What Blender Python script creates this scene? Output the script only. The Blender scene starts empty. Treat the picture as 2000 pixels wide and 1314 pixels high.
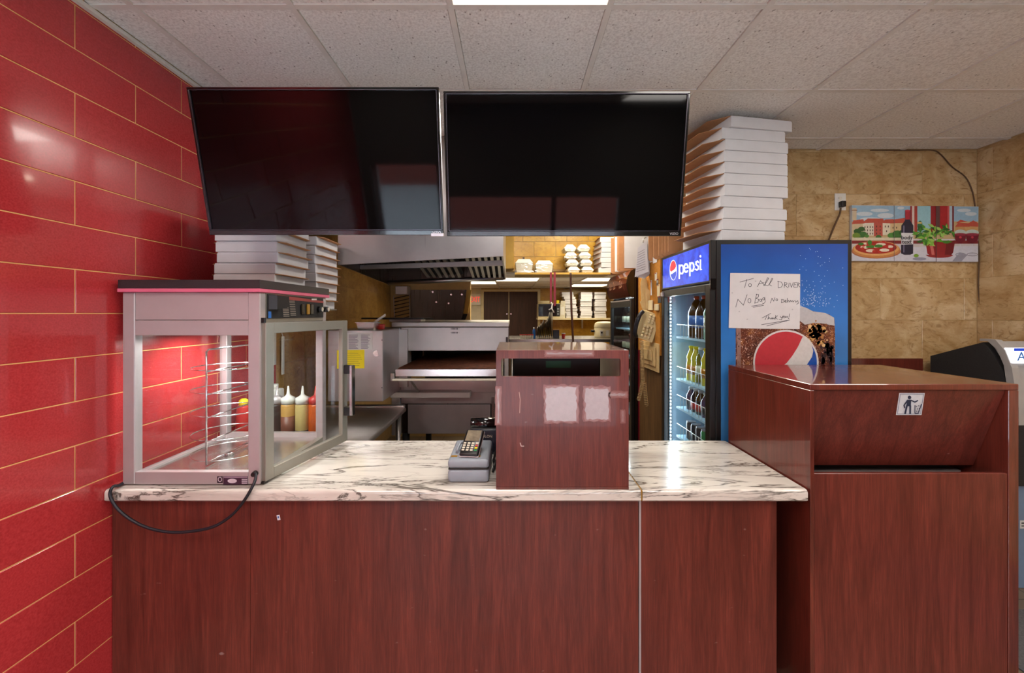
import bpy, bmesh, math, random
from mathutils import Vector, Matrix, Euler
from mathutils.geometry import tessellate_polygon
random.seed(7)
SC = bpy.context.scene
COL = SC.collection
# ------------------------------------------------------------------ camera
F = 820.0          # focal length in pixels of the 2000x1314 frame
EYE = 1.65
cam = bpy.data.cameras.new('camera'); cam_o = bpy.data.objects.new('camera', cam); COL.objects.link(cam_o)
cam.sensor_width = 36.0; cam.sensor_fit = 'HORIZONTAL'; cam.lens = F / 2000 * 36.0
cam.shift_y = -45 / 2000; cam.clip_start = 0.02; cam.clip_end = 200
cam_o.location = (0, 0, EYE); cam_o.rotation_euler = (math.pi / 2, 0, 0)
SC.camera = cam_o
# ------------------------------------------------------------------ light
SC.view_settings.view_transform = 'Standard'; SC.view_settings.look = 'None'
SC.view_settings.gamma = 1.0; SC.view_settings.use_curve_mapping = False
SC.view_settings.exposure = 0.4
W = bpy.data.worlds.new('sky'); SC.world = W; W.use_nodes = True
bgn = W.node_tree.nodes['Background']; bgn.inputs[0].default_value = (0.80, 0.90, 1.0, 1); bgn.inputs[1].default_value = 15.0

def area(name, loc, rot, sx, sy, power, col=(1, 1, 1), portal=False, spread=math.pi):
    l = bpy.data.lights.new(name, 'AREA'); l.shape = 'RECTANGLE'; l.size = sx; l.size_y = sy
    l.energy = power; l.color = col; l.spread = spread
    if portal: l.cycles.is_portal = True
    o = bpy.data.objects.new(name, l); COL.objects.link(o); o.location = loc; o.rotation_euler = rot
    return o
DOWN = (0, 0, 0)
HC = 2.83          # shop ceiling
HK = 2.12          # low kitchen ceiling
FRONT = -1.25      # storefront wall
area('storefront_portal', (0.24, FRONT - 0.09, 1.1), (math.pi / 2, 0, 0), 1.9, 1.55, 10, portal=True)
area('door_portal', (-1.13, FRONT - 0.09, 1.0), (math.pi / 2, 0, 0), 0.76, 1.8, 10, portal=True)
# fluorescent troffers, two of them added for fill (cells of the ceiling grid): x0, x1, y0, y1
SHOP_TROFFERS = [(-0.236, 0.374, 0.393, 1.613), (2.204, 2.814, 0.393, 1.613), (0.984, 1.594, -0.827, 0.393), (-1.456, -0.846, -0.827, 0.393), (-0.236, 0.374, 2.223, 2.833)]  # last cell is an unseen lamp added to brighten hood, oven and prep table
ADDED_TROFFERS = [(0.374, 0.984, 3.443, 4.053)]  # unseen lamp, added to light the hood and soffit
for (x0, x1, y0, y1), pw in zip(SHOP_TROFFERS, (7, 16, 18, 18, 13)):
    area('shop_troffer_light', ((x0 + x1) / 2, (y0 + y1) / 2, HC - 0.03), DOWN, x1 - x0 - .06, y1 - y0 - .06, pw, (1.0, 0.94, 0.88))
for x0, x1, y0, y1 in ADDED_TROFFERS:
    area('added_troffer_light', ((x0 + x1) / 2, (y0 + y1) / 2, HC - 0.03), DOWN, .5, .5, 18, (1.0, 0.86, 0.66))
KITCHEN_TROFFERS = [(-0.846, -0.236, 6.12, 6.73), (-0.236, 0.374, 5.51, 6.12), (0.984, 1.594, 5.51, 6.12), (0.984, 1.594, 6.73, 7.34)]
for x0, x1, y0, y1 in KITCHEN_TROFFERS:
    area('kitchen_troffer_light', ((x0 + x1) / 2, (y0 + y1) / 2, HK - 0.03), DOWN, .52, .52, 4.0 if y0 > 6.5 else 8.0, (1.0, 0.86, 0.62))

# ------------------------------------------------------------------ pixel helpers
def P(x, y, Y): return Vector(((x - 1000) * Y / F, Y, EYE - (y - 612) * Y / F))
def PX(x, y, X):
    Y = F * X / (x - 1000); return Vector((X, Y, EYE - (y - 612) * Y / F))
def PZ(x, y, Z):
    Y = F * (EYE - Z) / (y - 612); return Vector(((x - 1000) * Y / F, Y, Z))
def lin(c):
    return tuple(((v / 255) / 12.92 if v / 255 <= .04045 else ((v / 255 + .055) / 1.055) ** 2.4) for v in c)

# ------------------------------------------------------------------ materials
def newmat(name):
    m = bpy.data.materials.new(name); m.use_nodes = True
    nt = m.node_tree; b = nt.nodes['Principled BSDF']
    return m, nt, b
def setin(b, **k):
    names = {'col': 'Base Color', 'rough': 'Roughness', 'metal': 'Metallic', 'coat': 'Coat Weight', 'coatr': 'Coat Roughness', 'spec': 'Specular IOR Level',
             'em': 'Emission Color', 'ems': 'Emission Strength', 'trans': 'Transmission Weight', 'alpha': 'Alpha', 'ior': 'IOR', 'sheen': 'Sheen Weight'}
    for a, v in k.items():
        if a in ('col', 'em'): v = (*v, 1)
        b.inputs[names[a]].default_value = v
def noise(nt, vec, scale, detail=4, rough=.55, dist=0.):
    n = nt.nodes.new('ShaderNodeTexNoise'); n.inputs['Scale'].default_value = scale; n.inputs['Detail'].default_value = detail
    n.inputs['Roughness'].default_value = rough; n.inputs['Distortion'].default_value = dist
    if vec is not None: nt.links.new(vec, n.inputs['Vector'])
    return n
def mapping(nt, vec, scale=(1, 1, 1), rot=(0, 0, 0), loc=(0, 0, 0)):
    m = nt.nodes.new('ShaderNodeMapping'); m.inputs['Scale'].default_value = scale; m.inputs['Rotation'].default_value = rot; m.inputs['Location'].default_value = loc
    nt.links.new(vec, m.inputs['Vector']); return m.outputs[0]
def ramp(nt, fac, stops):
    r = nt.nodes.new('ShaderNodeValToRGB'); e = r.color_ramp.elements
    while len(e) < len(stops): e.new(.5)
    for el, (p, c) in zip(e, stops): el.position = p; el.color = (*c, 1)
    nt.links.new(fac, r.inputs[0]); return r.outputs[0]
def mix(nt, fac, a, b, mode='MIX'):
    m = nt.nodes.new('ShaderNodeMix'); m.data_type = 'RGBA'; m.blend_type = mode
    for sock, v in ((m.inputs['Factor'], fac), (m.inputs[6], a), (m.inputs[7], b)):
        if hasattr(v, 'is_linked'): nt.links.new(v, sock)
        elif isinstance(v, (int, float)): sock.default_value = v
        else: sock.default_value = (*v, 1)
    return m.outputs[2]
def bump(nt, b, h, strength=.2, dist=.01):
    n = nt.nodes.new('ShaderNodeBump'); n.inputs['Strength'].default_value = strength; n.inputs['Distance'].default_value = dist
    nt.links.new(h, n.inputs['Height']); nt.links.new(n.outputs[0], b.inputs['Normal'])
def objco(nt, rnd=0.0):
    t = nt.nodes.new('ShaderNodeTexCoord')
    if not rnd: return t.outputs['Object']
    i = nt.nodes.new('ShaderNodeObjectInfo'); v = nt.nodes.new('ShaderNodeVectorMath'); v.operation = 'SCALE'
    c = nt.nodes.new('ShaderNodeCombineXYZ')
    for k in range(3): nt.links.new(i.outputs['Random'], c.inputs[k])
    nt.links.new(c.outputs[0], v.inputs[0]); v.inputs['Scale'].default_value = rnd
    a = nt.nodes.new('ShaderNodeVectorMath'); a.operation = 'ADD'
    nt.links.new(t.outputs['Object'], a.inputs[0]); nt.links.new(v.outputs[0], a.inputs[1]); return a.outputs[0]
MAT = {}
def plain(name, rgb, rough=.5, metal=0., var=.06, nscale=14, **k):
    """plain colour with a faint mottling so that nothing is dead flat"""
    m, nt, b = newmat(name); c = lin(rgb)
    n = noise(nt, objco(nt), nscale, 3)
    lo = tuple(v * (1 - var) for v in c); hi = tuple(min(1, v * (1 + var)) for v in c)
    nt.links.new(ramp(nt, n.outputs[0], [(.3, lo), (.7, hi)]), b.inputs['Base Color'])
    setin(b, rough=rough, metal=metal, **k); MAT[name] = m; return m
def emit(name, rgb, s):
    m, nt, b = newmat(name); c = lin(rgb); setin(b, col=c, em=c, ems=s, rough=.6); MAT[name] = m; return m
def wood(name, dark, light, rough=.22, coat=.5, sc=1., scuffs=False):
    m, nt, b = newmat(name); co = objco(nt)
    g = mapping(nt, co, (9 * sc, 9 * sc, .75 * sc)); n1 = noise(nt, g, 2.2, 5, .6, 1.2)
    f = mapping(nt, co, (210 * sc, 210 * sc, 9 * sc)); n2 = noise(nt, f, 1.0, 3, .7)
    w = nt.nodes.new('ShaderNodeTexWave'); w.bands_direction = 'X'; w.inputs['Scale'].default_value = 2.2 * sc
    w.inputs['Distortion'].default_value = 14; w.inputs['Detail'].default_value = 3; w.inputs['Detail Scale'].default_value = .7
    nt.links.new(mapping(nt, co, (2.2, 2.2, .5)), w.inputs['Vector'])
    c = ramp(nt, n1.outputs[0], [(.3, lin(dark)), (.72, lin(light))])
    c = mix(nt, mix(nt, 1.0, ramp(nt, w.outputs[0], [(.0, (.22,) * 3), (.16, (.0,) * 3)]), (1, 1, 1), 'MULTIPLY'), c, tuple(v * .55 for v in lin(dark)))
    c = mix(nt, .55, c, ramp(nt, n2.outputs[0], [(.35, (.62, .58, .58)), (.65, (1.22, 1.16, 1.14))]), 'MULTIPLY')
    if scuffs:
        n3 = noise(nt, mapping(nt, co, (5, 5, 9)), 3.1, 2)
        c = mix(nt, ramp(nt, n3.outputs[0], [(.74, (0, 0, 0)), (.8, (.35,) * 3)]), c, (.45, .36, .34))
    nt.links.new(c, b.inputs['Base Color'])
    setin(b, rough=rough, coat=coat, coatr=.035, spec=.35); bump(nt, b, n2.outputs[0], .04, .002); MAT[name] = m; return m
def steel(name, rgb=(165, 160, 155), rough=.32, direction='x', metal=.92):
    m, nt, b = newmat(name); co = objco(nt)
    sc = {'x': (1.5, 90, 90), 'z': (90, 90, 1.5)}[direction]
    n = noise(nt, mapping(nt, co, sc), 1.0, 3); n2 = noise(nt, co, 3.0, 4)
    c = lin(rgb); col = ramp(nt, n2.outputs[0], [(.25, tuple(v * .72 for v in c)), (.75, c)])
    nt.links.new(col, b.inputs['Base Color'])
    rr = nt.nodes.new('ShaderNodeMapRange'); rr.inputs[3].default_value = rough * .75; rr.inputs[4].default_value = rough * 1.35
    nt.links.new(n.outputs[0], rr.inputs[0]); nt.links.new(rr.outputs[0], b.inputs['Roughness'])
    setin(b, metal=metal); MAT[name] = m; return m
def stone(name, base, light, dark, rough=.25):
    m, nt, b = newmat(name); co = objco(nt, 40.)
    n1 = noise(nt, co, 3.2, 6, .62, 1.6); n2 = noise(nt, mapping(nt, co, (5, 5, 9), (0.5, .3, .4)), 1.6, 5, .7, 2.5)
    c = ramp(nt, n1.outputs[0], [(.28, lin(dark)), (.5, lin(base)), (.72, lin(light))])
    c = mix(nt, ramp(nt, n2.outputs[0], [(.36, (.75,) * 3), (.47, (0,) * 3)]), c, tuple(v * .8 for v in lin(dark)))
    c = mix(nt, ramp(nt, n2.outputs[0], [(.56, (0,) * 3), (.7, (.5,) * 3)]), c, lin(light))
    nt.links.new(c, b.inputs['Base Color']); setin(b, rough=rough, coat=.15, coatr=.15); MAT[name] = m; return m
def glass(name, tint=(.97, .98, .98), gloss=.09, rough=.02):
    m = bpy.data.materials.new(name); m.use_nodes = True; nt = m.node_tree; nt.nodes.clear()
    o = nt.nodes.new('ShaderNodeOutputMaterial'); t = nt.nodes.new('ShaderNodeBsdfTransparent'); t.inputs[0].default_value = (*tint, 1)
    g = nt.nodes.new('ShaderNodeBsdfGlossy'); g.inputs['Roughness'].default_value = rough
    # Schlick reflectance from |N.I|, the same on both faces of the pane
    ge = nt.nodes.new('ShaderNodeNewGeometry'); dt = nt.nodes.new('ShaderNodeVectorMath'); dt.operation = 'DOT_PRODUCT'
    nt.links.new(ge.outputs['Normal'], dt.inputs[0]); nt.links.new(ge.outputs['Incoming'], dt.inputs[1])
    def mth(op, a, b=None):
        n = nt.nodes.new('ShaderNodeMath'); n.operation = op; n.use_clamp = op == 'MULTIPLY_ADD'
        for k, v in enumerate((a, b)):
            if v is None: continue
            if hasattr(v, 'is_linked'): nt.links.new(v, n.inputs[k])
            else: n.inputs[k].default_value = v
        return n
    c1 = mth('ABSOLUTE', dt.outputs['Value']); c2 = mth('SUBTRACT', 1.0, c1.outputs[0]); c3 = mth('POWER', c2.outputs[0], 5.0)
    ad = mth('MULTIPLY_ADD', c3.outputs[0], .8); ad.inputs[2].default_value = gloss * .5
    mx = nt.nodes.new('ShaderNodeMixShader'); nt.links.new(ad.outputs[0], mx.inputs[0]); nt.links.new(t.outputs[0], mx.inputs[1]); nt.links.new(g.outputs[0], mx.inputs[2])
    nt.links.new(mx.outputs[0], o.inputs[0]); MAT[name] = m; return m
def print_mat(name, rough=.35, coat=.0):
    m, nt, b = newmat(name); a = nt.nodes.new('ShaderNodeVertexColor'); a.layer_name = 'ink'
    n = noise(nt, objco(nt), 60, 3)
    c = mix(nt, .25, a.outputs[0], ramp(nt, n.outputs[0], [(.3, (.75,) * 3), (.7, (1.2,) * 3)]), 'MULTIPLY')
    nt.links.new(c, b.inputs['Base Color']); setin(b, rough=rough, coat=coat, coatr=.1); MAT[name] = m; return m

# red glazed tile
m, nt, b = newmat('red_tile'); co = objco(nt, 30.)
n = noise(nt, co, 160, 2); n2 = noise(nt, mapping(nt, co, (1, 1.5, 22)), 2.5, 3)
c = ramp(nt, n.outputs[0], [(.3, lin((162, 43, 47))), (.7, lin((182, 56, 58)))])
c = mix(nt, ramp(nt, n2.outputs[0], [(.62, (0,) * 3), (.8, (.3,) * 3)]), c, lin((190, 60, 58)))
nt.links.new(c, b.inputs['Base Color']); setin(b, rough=.2, coat=.35, coatr=.06); MAT['red_tile'] = m
plain('grout_gold', (228, 178, 110), .8); plain('grout_beige', (176, 146, 100), .85)
stone('beige_tile', (190, 158, 112), (212, 186, 146), (166, 128, 80))
stone('brown_tile', (172, 132, 66), (194, 158, 92), (146, 106, 46), .3)
stone('warm_lit_tile', (196, 150, 40), (214, 172, 66), (176, 128, 26), .3)  # beige tile with the warm kitchen light put into its colour
# ceiling tile: off white, pinholes and fissures
m, nt, b = newmat('ceiling_tile'); co = objco(nt, 25.)
n = noise(nt, co, 95, 3, .6); v = nt.nodes.new('ShaderNodeTexVoronoi'); v.inputs['Scale'].default_value = 42; nt.links.new(mapping(nt, co, (1, .7, 1)), v.inputs['Vector'])
n3 = noise(nt, co, 2.0, 4)
c = ramp(nt, n.outputs[0], [(.32, lin((206, 198, 190))), (.6, lin((234, 229, 222)))])
n4 = noise(nt, co, 27, 2)
sp = mix(nt, ramp(nt, n4.outputs[0], [(.5, (0,) * 3), (.56, (1,) * 3)]), (0, 0, 0), ramp(nt, v.outputs['Distance'], [(.10, (.8,) * 3), (.2, (0,) * 3)]))
c = mix(nt, sp, c, lin((120, 106, 94)))
c = mix(nt, .35, c, ramp(nt, n3.outputs[0], [(.3, (.86, .84, .8)), (.7, (1.05,) * 3)]), 'MULTIPLY')
nt.links.new(c, b.inputs['Base Color']); setin(b, rough=.95); bump(nt, b, n.outputs[0], .5, .004); MAT['ceiling_tile'] = m
plain('grid_white', (214, 206, 196), .55)
# marble laminate
m, nt, b = newmat('marble'); co = objco(nt)
def vein(scale, rot, thr, seed, dist):
    mp = mapping(nt, co, scale, (0, 0, rot), (seed, seed, 0)); nn = noise(nt, mp, 1.0, 6, .62, dist)
    a = nt.nodes.new('ShaderNodeMath'); a.operation = 'SUBTRACT'; a.inputs[1].default_value = .5; nt.links.new(nn.outputs[0], a.inputs[0])
    ab = nt.nodes.new('ShaderNodeMath'); ab.operation = 'ABSOLUTE'; nt.links.new(a.outputs[0], ab.inputs[0])
    return ramp(nt, ab.outputs[0], [(0, (1,) * 3), (thr, (0,) * 3)])
v1 = vein((1.1, 6.0, 6.0), -.42, .022, 3.1, 1.1); v2 = vein((2.4, 13, 13), -.3, .026, 9.4, 1.0)
mk = ramp(nt, noise(nt, mapping(nt, co, (2, 5, 5), (0, 0, -.4)), 1.0, 3).outputs[0], [(.46, (0,) * 3), (.62, (1,) * 3)])
mk2 = ramp(nt, noise(nt, mapping(nt, co, (2, 5, 5), (0, 0, -.4), (5, 5, 5)), 1.0, 3).outputs[0], [(.32, (0,) * 3), (.5, (1,) * 3)])
base = ramp(nt, noise(nt, mapping(nt, co, (1.6, 5, 5), (0, 0, -.4), (2, 2, 2)), 1.0, 5).outputs[0], [(.35, lin((184, 178, 170))), (.52, lin((214, 210, 202)))])
c = mix(nt, mix(nt, 1., v1, mk2, 'MULTIPLY'), base, lin((74, 68, 62))); c = mix(nt, mix(nt, .8, (0, 0, 0), mix(nt, 1., v2, mk, 'MULTIPLY')), c, lin((120, 114, 108)))
nt.links.new(c, b.inputs['Base Color']); setin(b, rough=.16, coat=.3, coatr=.05); MAT['marble'] = m
wood('cherry', (86, 37, 30), (118, 55, 45), .34, .14, scuffs=True)
wood('cherry_clean', (84, 34, 26), (114, 50, 38), .3, .9)
wood('dark_wood', (44, 22, 14), (76, 40, 24), .4, .1)
wood('old_plank', (82, 58, 30), (124, 92, 54), .6, 0)
wood('door_brown', (50, 26, 16), (72, 40, 26), .5, 0)
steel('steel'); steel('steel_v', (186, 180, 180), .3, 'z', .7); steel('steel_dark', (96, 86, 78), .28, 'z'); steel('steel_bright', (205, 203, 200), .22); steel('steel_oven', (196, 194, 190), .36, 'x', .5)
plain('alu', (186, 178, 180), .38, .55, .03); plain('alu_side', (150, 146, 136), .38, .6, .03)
plain('chrome', (220, 220, 222), .14, 1., .01)
plain('black_plastic', (20, 20, 22), .35); plain('black_gloss', (10, 10, 12), .12, coat=.4); plain('black_matte', (26, 24, 24), .7)
plain('screen', (3, 3, 4), .05, 0, .01, spec=.2)
plain('tv_rim', (74, 70, 78), .25, .6, .02)
plain('white_card', (206, 205, 206), .7, var=.03); plain('kraft', (172, 122, 80), .85, var=.09); plain('kraft_light', (206, 178, 124), .8, var=.1)
plain('white_plastic', (222, 220, 214), .4, var=.03); plain('white_foam', (226, 224, 214), .5, var=.04); plain('paper', (208, 206, 206), .8, var=.04)
plain('film', (214, 208, 186), .16, var=.12, nscale=60, coat=.5)
plain('pink_edge', (206, 96, 124), .5); plain('black_laminate', (42, 34, 38), .4, var=.25, nscale=220)
plain('red_plastic', (190, 42, 34), .35); plain('maroon', (118, 20, 44), .7); plain('red_trim', (150, 16, 44), .4)
plain('blue_plastic', (40, 110, 190), .3); plain('yellow_paper', (236, 214, 22), .7); plain('grey_box', (136, 144, 154), .42); plain('gold_tape', (150, 110, 30), .35)
plain('rust_belt', (88, 46, 24), .7, .3, .5, 30); plain('black_void', (14, 12, 11), .9)
plain('corkboard', (176, 116, 30), .85, var=.15, nscale=50); plain('phone_beige', (186, 166, 122), .5); plain('phone_key', (206, 190, 150), .5)
plain('ivory', (212, 204, 184), .45); plain('navy', (22, 28, 44), .4); plain('wall_white', (214, 206, 186), .8); plain('shop_grey', (112, 106, 100), .8); plain('wall_tan', (196, 164, 108), .8)
plain('cream', (214, 200, 160), .5); plain('atm_black', (34, 33, 34), .75, var=.25, nscale=160); plain('atm_grey', (158, 154, 150), .45); plain('atm_blue', (112, 134, 160), .5)
plain('yellow_trim', (186, 148, 60), .5); plain('rubber', (22, 26, 36), .45); plain('copper_print', (104, 38, 26), .16, .2, .45, 18, coat=.5)
plain('asphalt', (168, 168, 170), .9); plain('brick_red', (128, 62, 52), .9, var=.2); plain('mat_grey', (92, 92, 94), .95, var=.25, nscale=90)
plain('green_plastic', (22, 120, 66), .3); plain('fridge_in', (158, 194, 214), .35); plain('cord_tan', (176, 150, 104), .6); plain('brown_cord', (88, 62, 36), .6); plain('pan_dark', (40, 30, 24), .35, .7, .2)
emit('lamp_white', (255, 246, 232), 3.0); emit('kitchen_lamp', (255, 248, 230), 2.2); emit('led', (235, 246, 255), 7.0); emit('case_lamp', (255, 252, 244), 16.0)
emit('green_glow', (6, 60, 36), .12); emit('exit_red', (240, 60, 50), .8)
glass('clear_glass', (.97, .985, .98), .06); glass('fridge_glass', (.9, .96, .98), .05); glass('window_glass', (.93, .96, .97), .06); glass('bottle_clear', (.86, .92, .93), .12, .08); glass('bag_film', (.96, .95, .9), .25, .12)
print_mat('ink'); print_mat('ink_gloss', .25, .3)
m, nt, b = newmat('floor_tile'); co = objco(nt); br = nt.nodes.new('ShaderNodeTexBrick'); br.inputs['Scale'].default_value = 3.3; br.offset = 0.0
br.inputs['Color1'].default_value = (*lin((128, 112, 92)), 1); br.inputs['Color2'].default_value = (*lin((112, 98, 80)), 1); br.inputs['Mortar'].default_value = (*lin((70, 60, 50)), 1)
br.inputs['Brick Width'].default_value = 1; br.inputs['Row Height'].default_value = 1; br.inputs['Mortar Size'].default_value = .012
nt.links.new(co, br.inputs[0]); nt.links.new(br.outputs[0], b.inputs['Base Color']); setin(b, rough=.35); MAT['floor_tile'] = m
# cola print: brown liquid with bubbles
m, nt, b = newmat('cola_print'); co = objco(nt); n = noise(nt, co, 22, 5, .7); v = nt.nodes.new('ShaderNodeTexVoronoi'); v.inputs['Scale'].default_value = 130; nt.links.new(co, v.inputs['Vector'])
c = ramp(nt, n.outputs[0], [(.3, lin((44, 20, 22))), (.55, lin((104, 52, 34))), (.75, lin((190, 132, 76)))])
c = mix(nt, ramp(nt, v.outputs['Distance'], [(.2, (.75,) * 3), (.34, (0,) * 3)]), c, lin((214, 176, 160)))
nt.links.new(c, b.inputs['Base Color']); setin(b, rough=.3); MAT['cola_print'] = m
# printed blue sky of the fridge side panel (paler towards the bottom of the print)
m, nt, b = newmat('blue_print'); co = objco(nt); sx = nt.nodes.new('ShaderNodeSeparateXYZ'); nt.links.new(co, sx.inputs[0])
mr = nt.nodes.new('ShaderNodeMapRange'); mr.inputs[1].default_value = 1.1; mr.inputs[2].default_value = 2.05; nt.links.new(sx.outputs[2], mr.inputs[0])
c = ramp(nt, mr.outputs[0], [(0, lin((60, 128, 190))), (.55, lin((40, 112, 190))), (1, lin((14, 70, 158)))])
c = mix(nt, .5, c, ramp(nt, noise(nt, co, 4, 3).outputs[0], [(.3, (.7,) * 3), (.7, (1.15,) * 3)]), 'MULTIPLY')
nt.links.new(c, b.inputs['Base Color']); setin(b, rough=.28, coat=.2); MAT['blue_print'] = m
# backlit header print
m, nt, b = newmat('blue_sign'); co = objco(nt); n = noise(nt, co, 7, 4, .6, 1.5)
c = ramp(nt, n.outputs[0], [(.35, lin((10, 34, 160))), (.7, lin((40, 84, 214)))])
nt.links.new(c, b.inputs['Base Color']); nt.links.new(c, b.inputs['Emission Color']); setin(b, ems=.75, rough=.3); MAT['blue_sign'] = m
emit('sign_white', (236, 240, 250), .8); emit('sign_red', (206, 40, 56), .6); emit('sign_blue', (20, 60, 180), .5)

# ------------------------------------------------------------------ mesh building
class MB:
    def __init__(s): s.bm = bmesh.new()
    def add(s, b2, M=None):
        if M is not None: bmesh.ops.transform(b2, matrix=M, verts=b2.verts)
        mp = {}
        for v in b2.verts: mp[v] = s.bm.verts.new(v.co)
        for f in b2.faces:
            try:
                nf = s.bm.faces.new([mp[v] for v in f.verts]); nf.smooth = f.smooth
            except ValueError: pass
        b2.free(); return s
    def box(s, x0, x1, y0, y1, z0, z1, bev=0, seg=1, M=None):
        b = bmesh.new(); bmesh.ops.create_cube(b, size=1)
        for v in b.verts: v.co = Vector(((x0 + x1) / 2 + v.co.x * (x1 - x0), (y0 + y1) / 2 + v.co.y * (y1 - y0), (z0 + z1) / 2 + v.co.z * (z1 - z0)))
        if bev:
            bmesh.ops.bevel(b, geom=list(b.edges), offset=bev, segments=seg, profile=.5, affect='EDGES')
            if seg > 1:
                for f in b.faces: f.smooth = True
        return s.add(b, M)
    def hexa(s, pts):   # 8 corner points: bottom 4 (ccw), top 4
        v = [s.bm.verts.new(p) for p in pts]
        for q in ((3, 2, 1, 0), (4, 5, 6, 7), (0, 1, 5, 4), (1, 2, 6, 5), (2, 3, 7, 6), (3, 0, 4, 7)): s.bm.faces.new([v[i] for i in q])
        return s
    def prism(s, pts, d):   # pts: 3D loop, d: extrusion vector
        d = Vector(d); a = [s.bm.verts.new(p) for p in pts]; b = [s.bm.verts.new(Vector(p) + d) for p in pts]; n = len(pts)
        s.bm.faces.new(a[::-1]); s.bm.faces.new(b)
        for i in range(n): s.bm.faces.new([a[i], a[(i + 1) % n], b[(i + 1) % n], b[i]])
        return s
    def cyl(s, p0, p1, r0, r1=None, n=16, caps=True):
        r1 = r0 if r1 is None else r1; p0 = Vector(p0); p1 = Vector(p1); d = (p1 - p0).normalized()
        u = d.orthogonal().normalized(); w = d.cross(u); A = []; B = []
        for i in range(n):
            t = 2 * math.pi * i / n; e = u * math.cos(t) + w * math.sin(t); A.append(s.bm.verts.new(p0 + e * r0)); B.append(s.bm.verts.new(p1 + e * r1))
        for i in range(n): s.bm.faces.new([A[i], A[(i + 1) % n], B[(i + 1) % n], B[i]]).smooth = True
        if caps: s.bm.faces.new(A[::-1]); s.bm.faces.new(B)
        return s
    def tube(s, pts, r, n=8, closed=False):
        pts = [Vector(p) for p in pts]; N = len(pts); rings = []; up = None
        for i, p in enumerate(pts):
            a = pts[(i - 1) % N] if (closed or i > 0) else p; c = pts[(i + 1) % N] if (closed or i < N - 1) else p
            d = (c - a).normalized()
            if up is None: up = d.orthogonal().normalized()
            up = (up - d * up.dot(d)); up = up.normalized() if up.length > 1e-6 else d.orthogonal().normalized()
            w = d.cross(up)
            rings.append([s.bm.verts.new(p + (up * math.cos(2 * math.pi * k / n) + w * math.sin(2 * math.pi * k / n)) * r) for k in range(n)])
        for i in range(N if closed else N - 1):
            A = rings[i]; B = rings[(i + 1) % N]
            for k in range(n): s.bm.faces.new([A[k], A[(k + 1) % n], B[(k + 1) % n], B[k]]).smooth = True
        if not closed: s.bm.faces.new(rings[0][::-1]); s.bm.faces.new(rings[-1])
        return s
    def lathe(s, prof, c=(0, 0, 0), n=20, M=None):
        b = bmesh.new(); rings = []
        for r, z in prof: rings.append([b.verts.new((c[0] + r * math.cos(2 * math.pi * k / n), c[1] + r * math.sin(2 * math.pi * k / n), c[2] + z)) for k in range(n)])
        for A, B in zip(rings, rings[1:]):
            for k in range(n): b.faces.new([A[k], A[(k + 1) % n], B[(k + 1) % n], B[k]]).smooth = True
        b.faces.new(rings[0][::-1]); b.faces.new(rings[-1]); return s.add(b, M)
    def quad(s, *pts): s.bm.faces.new([s.bm.verts.new(p) for p in pts]); return s
    def build(s, name, mat, parent=None, local=False, M=None):
        if M is not None: bmesh.ops.transform(s.bm, matrix=M, verts=s.bm.verts)
        bmesh.ops.recalc_face_normals(s.bm, faces=s.bm.faces)
        if parent is not None and not local:
            off = Vector(); p = parent
            while p: off += p.location; p = p.parent
            bmesh.ops.translate(s.bm, vec=-off, verts=s.bm.verts)
        me = bpy.data.meshes.new(name); s.bm.to_mesh(me); s.bm.free()
        return link(name, me, mat, parent)
def link(name, me, mat=None, parent=None, loc=(0, 0, 0)):
    o = bpy.data.objects.new(name, me); COL.objects.link(o); o.location = loc
    if mat and not me.materials: me.materials.append(MAT[mat])
    if parent: o.parent = parent
    return o
def box(name, mat, x0, x1, y0, y1, z0, z1, parent=None, bev=0, seg=1): return MB().box(x0, x1, y0, y1, z0, z1, bev, seg).build(name, mat, parent)
def tag(o, label, cat, group=None):
    o['label'] = label; o['category'] = cat
    if group: o['group'] = group
    return o
def thing(name, label, cat, loc, group=None, rz=0):
    o = bpy.data.objects.new(name, None); COL.objects.link(o); o.location = loc; o.rotation_euler = (0, 0, rz); o.empty_display_size = .05
    return tag(o, label, cat, group)
def struct(o): o['kind'] = 'structure'; return o
def copy_tree(o, parent=None):
    c = o.copy(); COL.objects.link(c); c.parent = parent
    for ch in list(o.children): copy_tree(ch, c)
    return c
def dup(o, loc, rz=None, label=None, group=None):
    c = copy_tree(o); c.location = loc
    if rz is not None: c.rotation_euler = (0, 0, rz)
    if label: c['label'] = label
    if group: c['group'] = group
    return c
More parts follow.
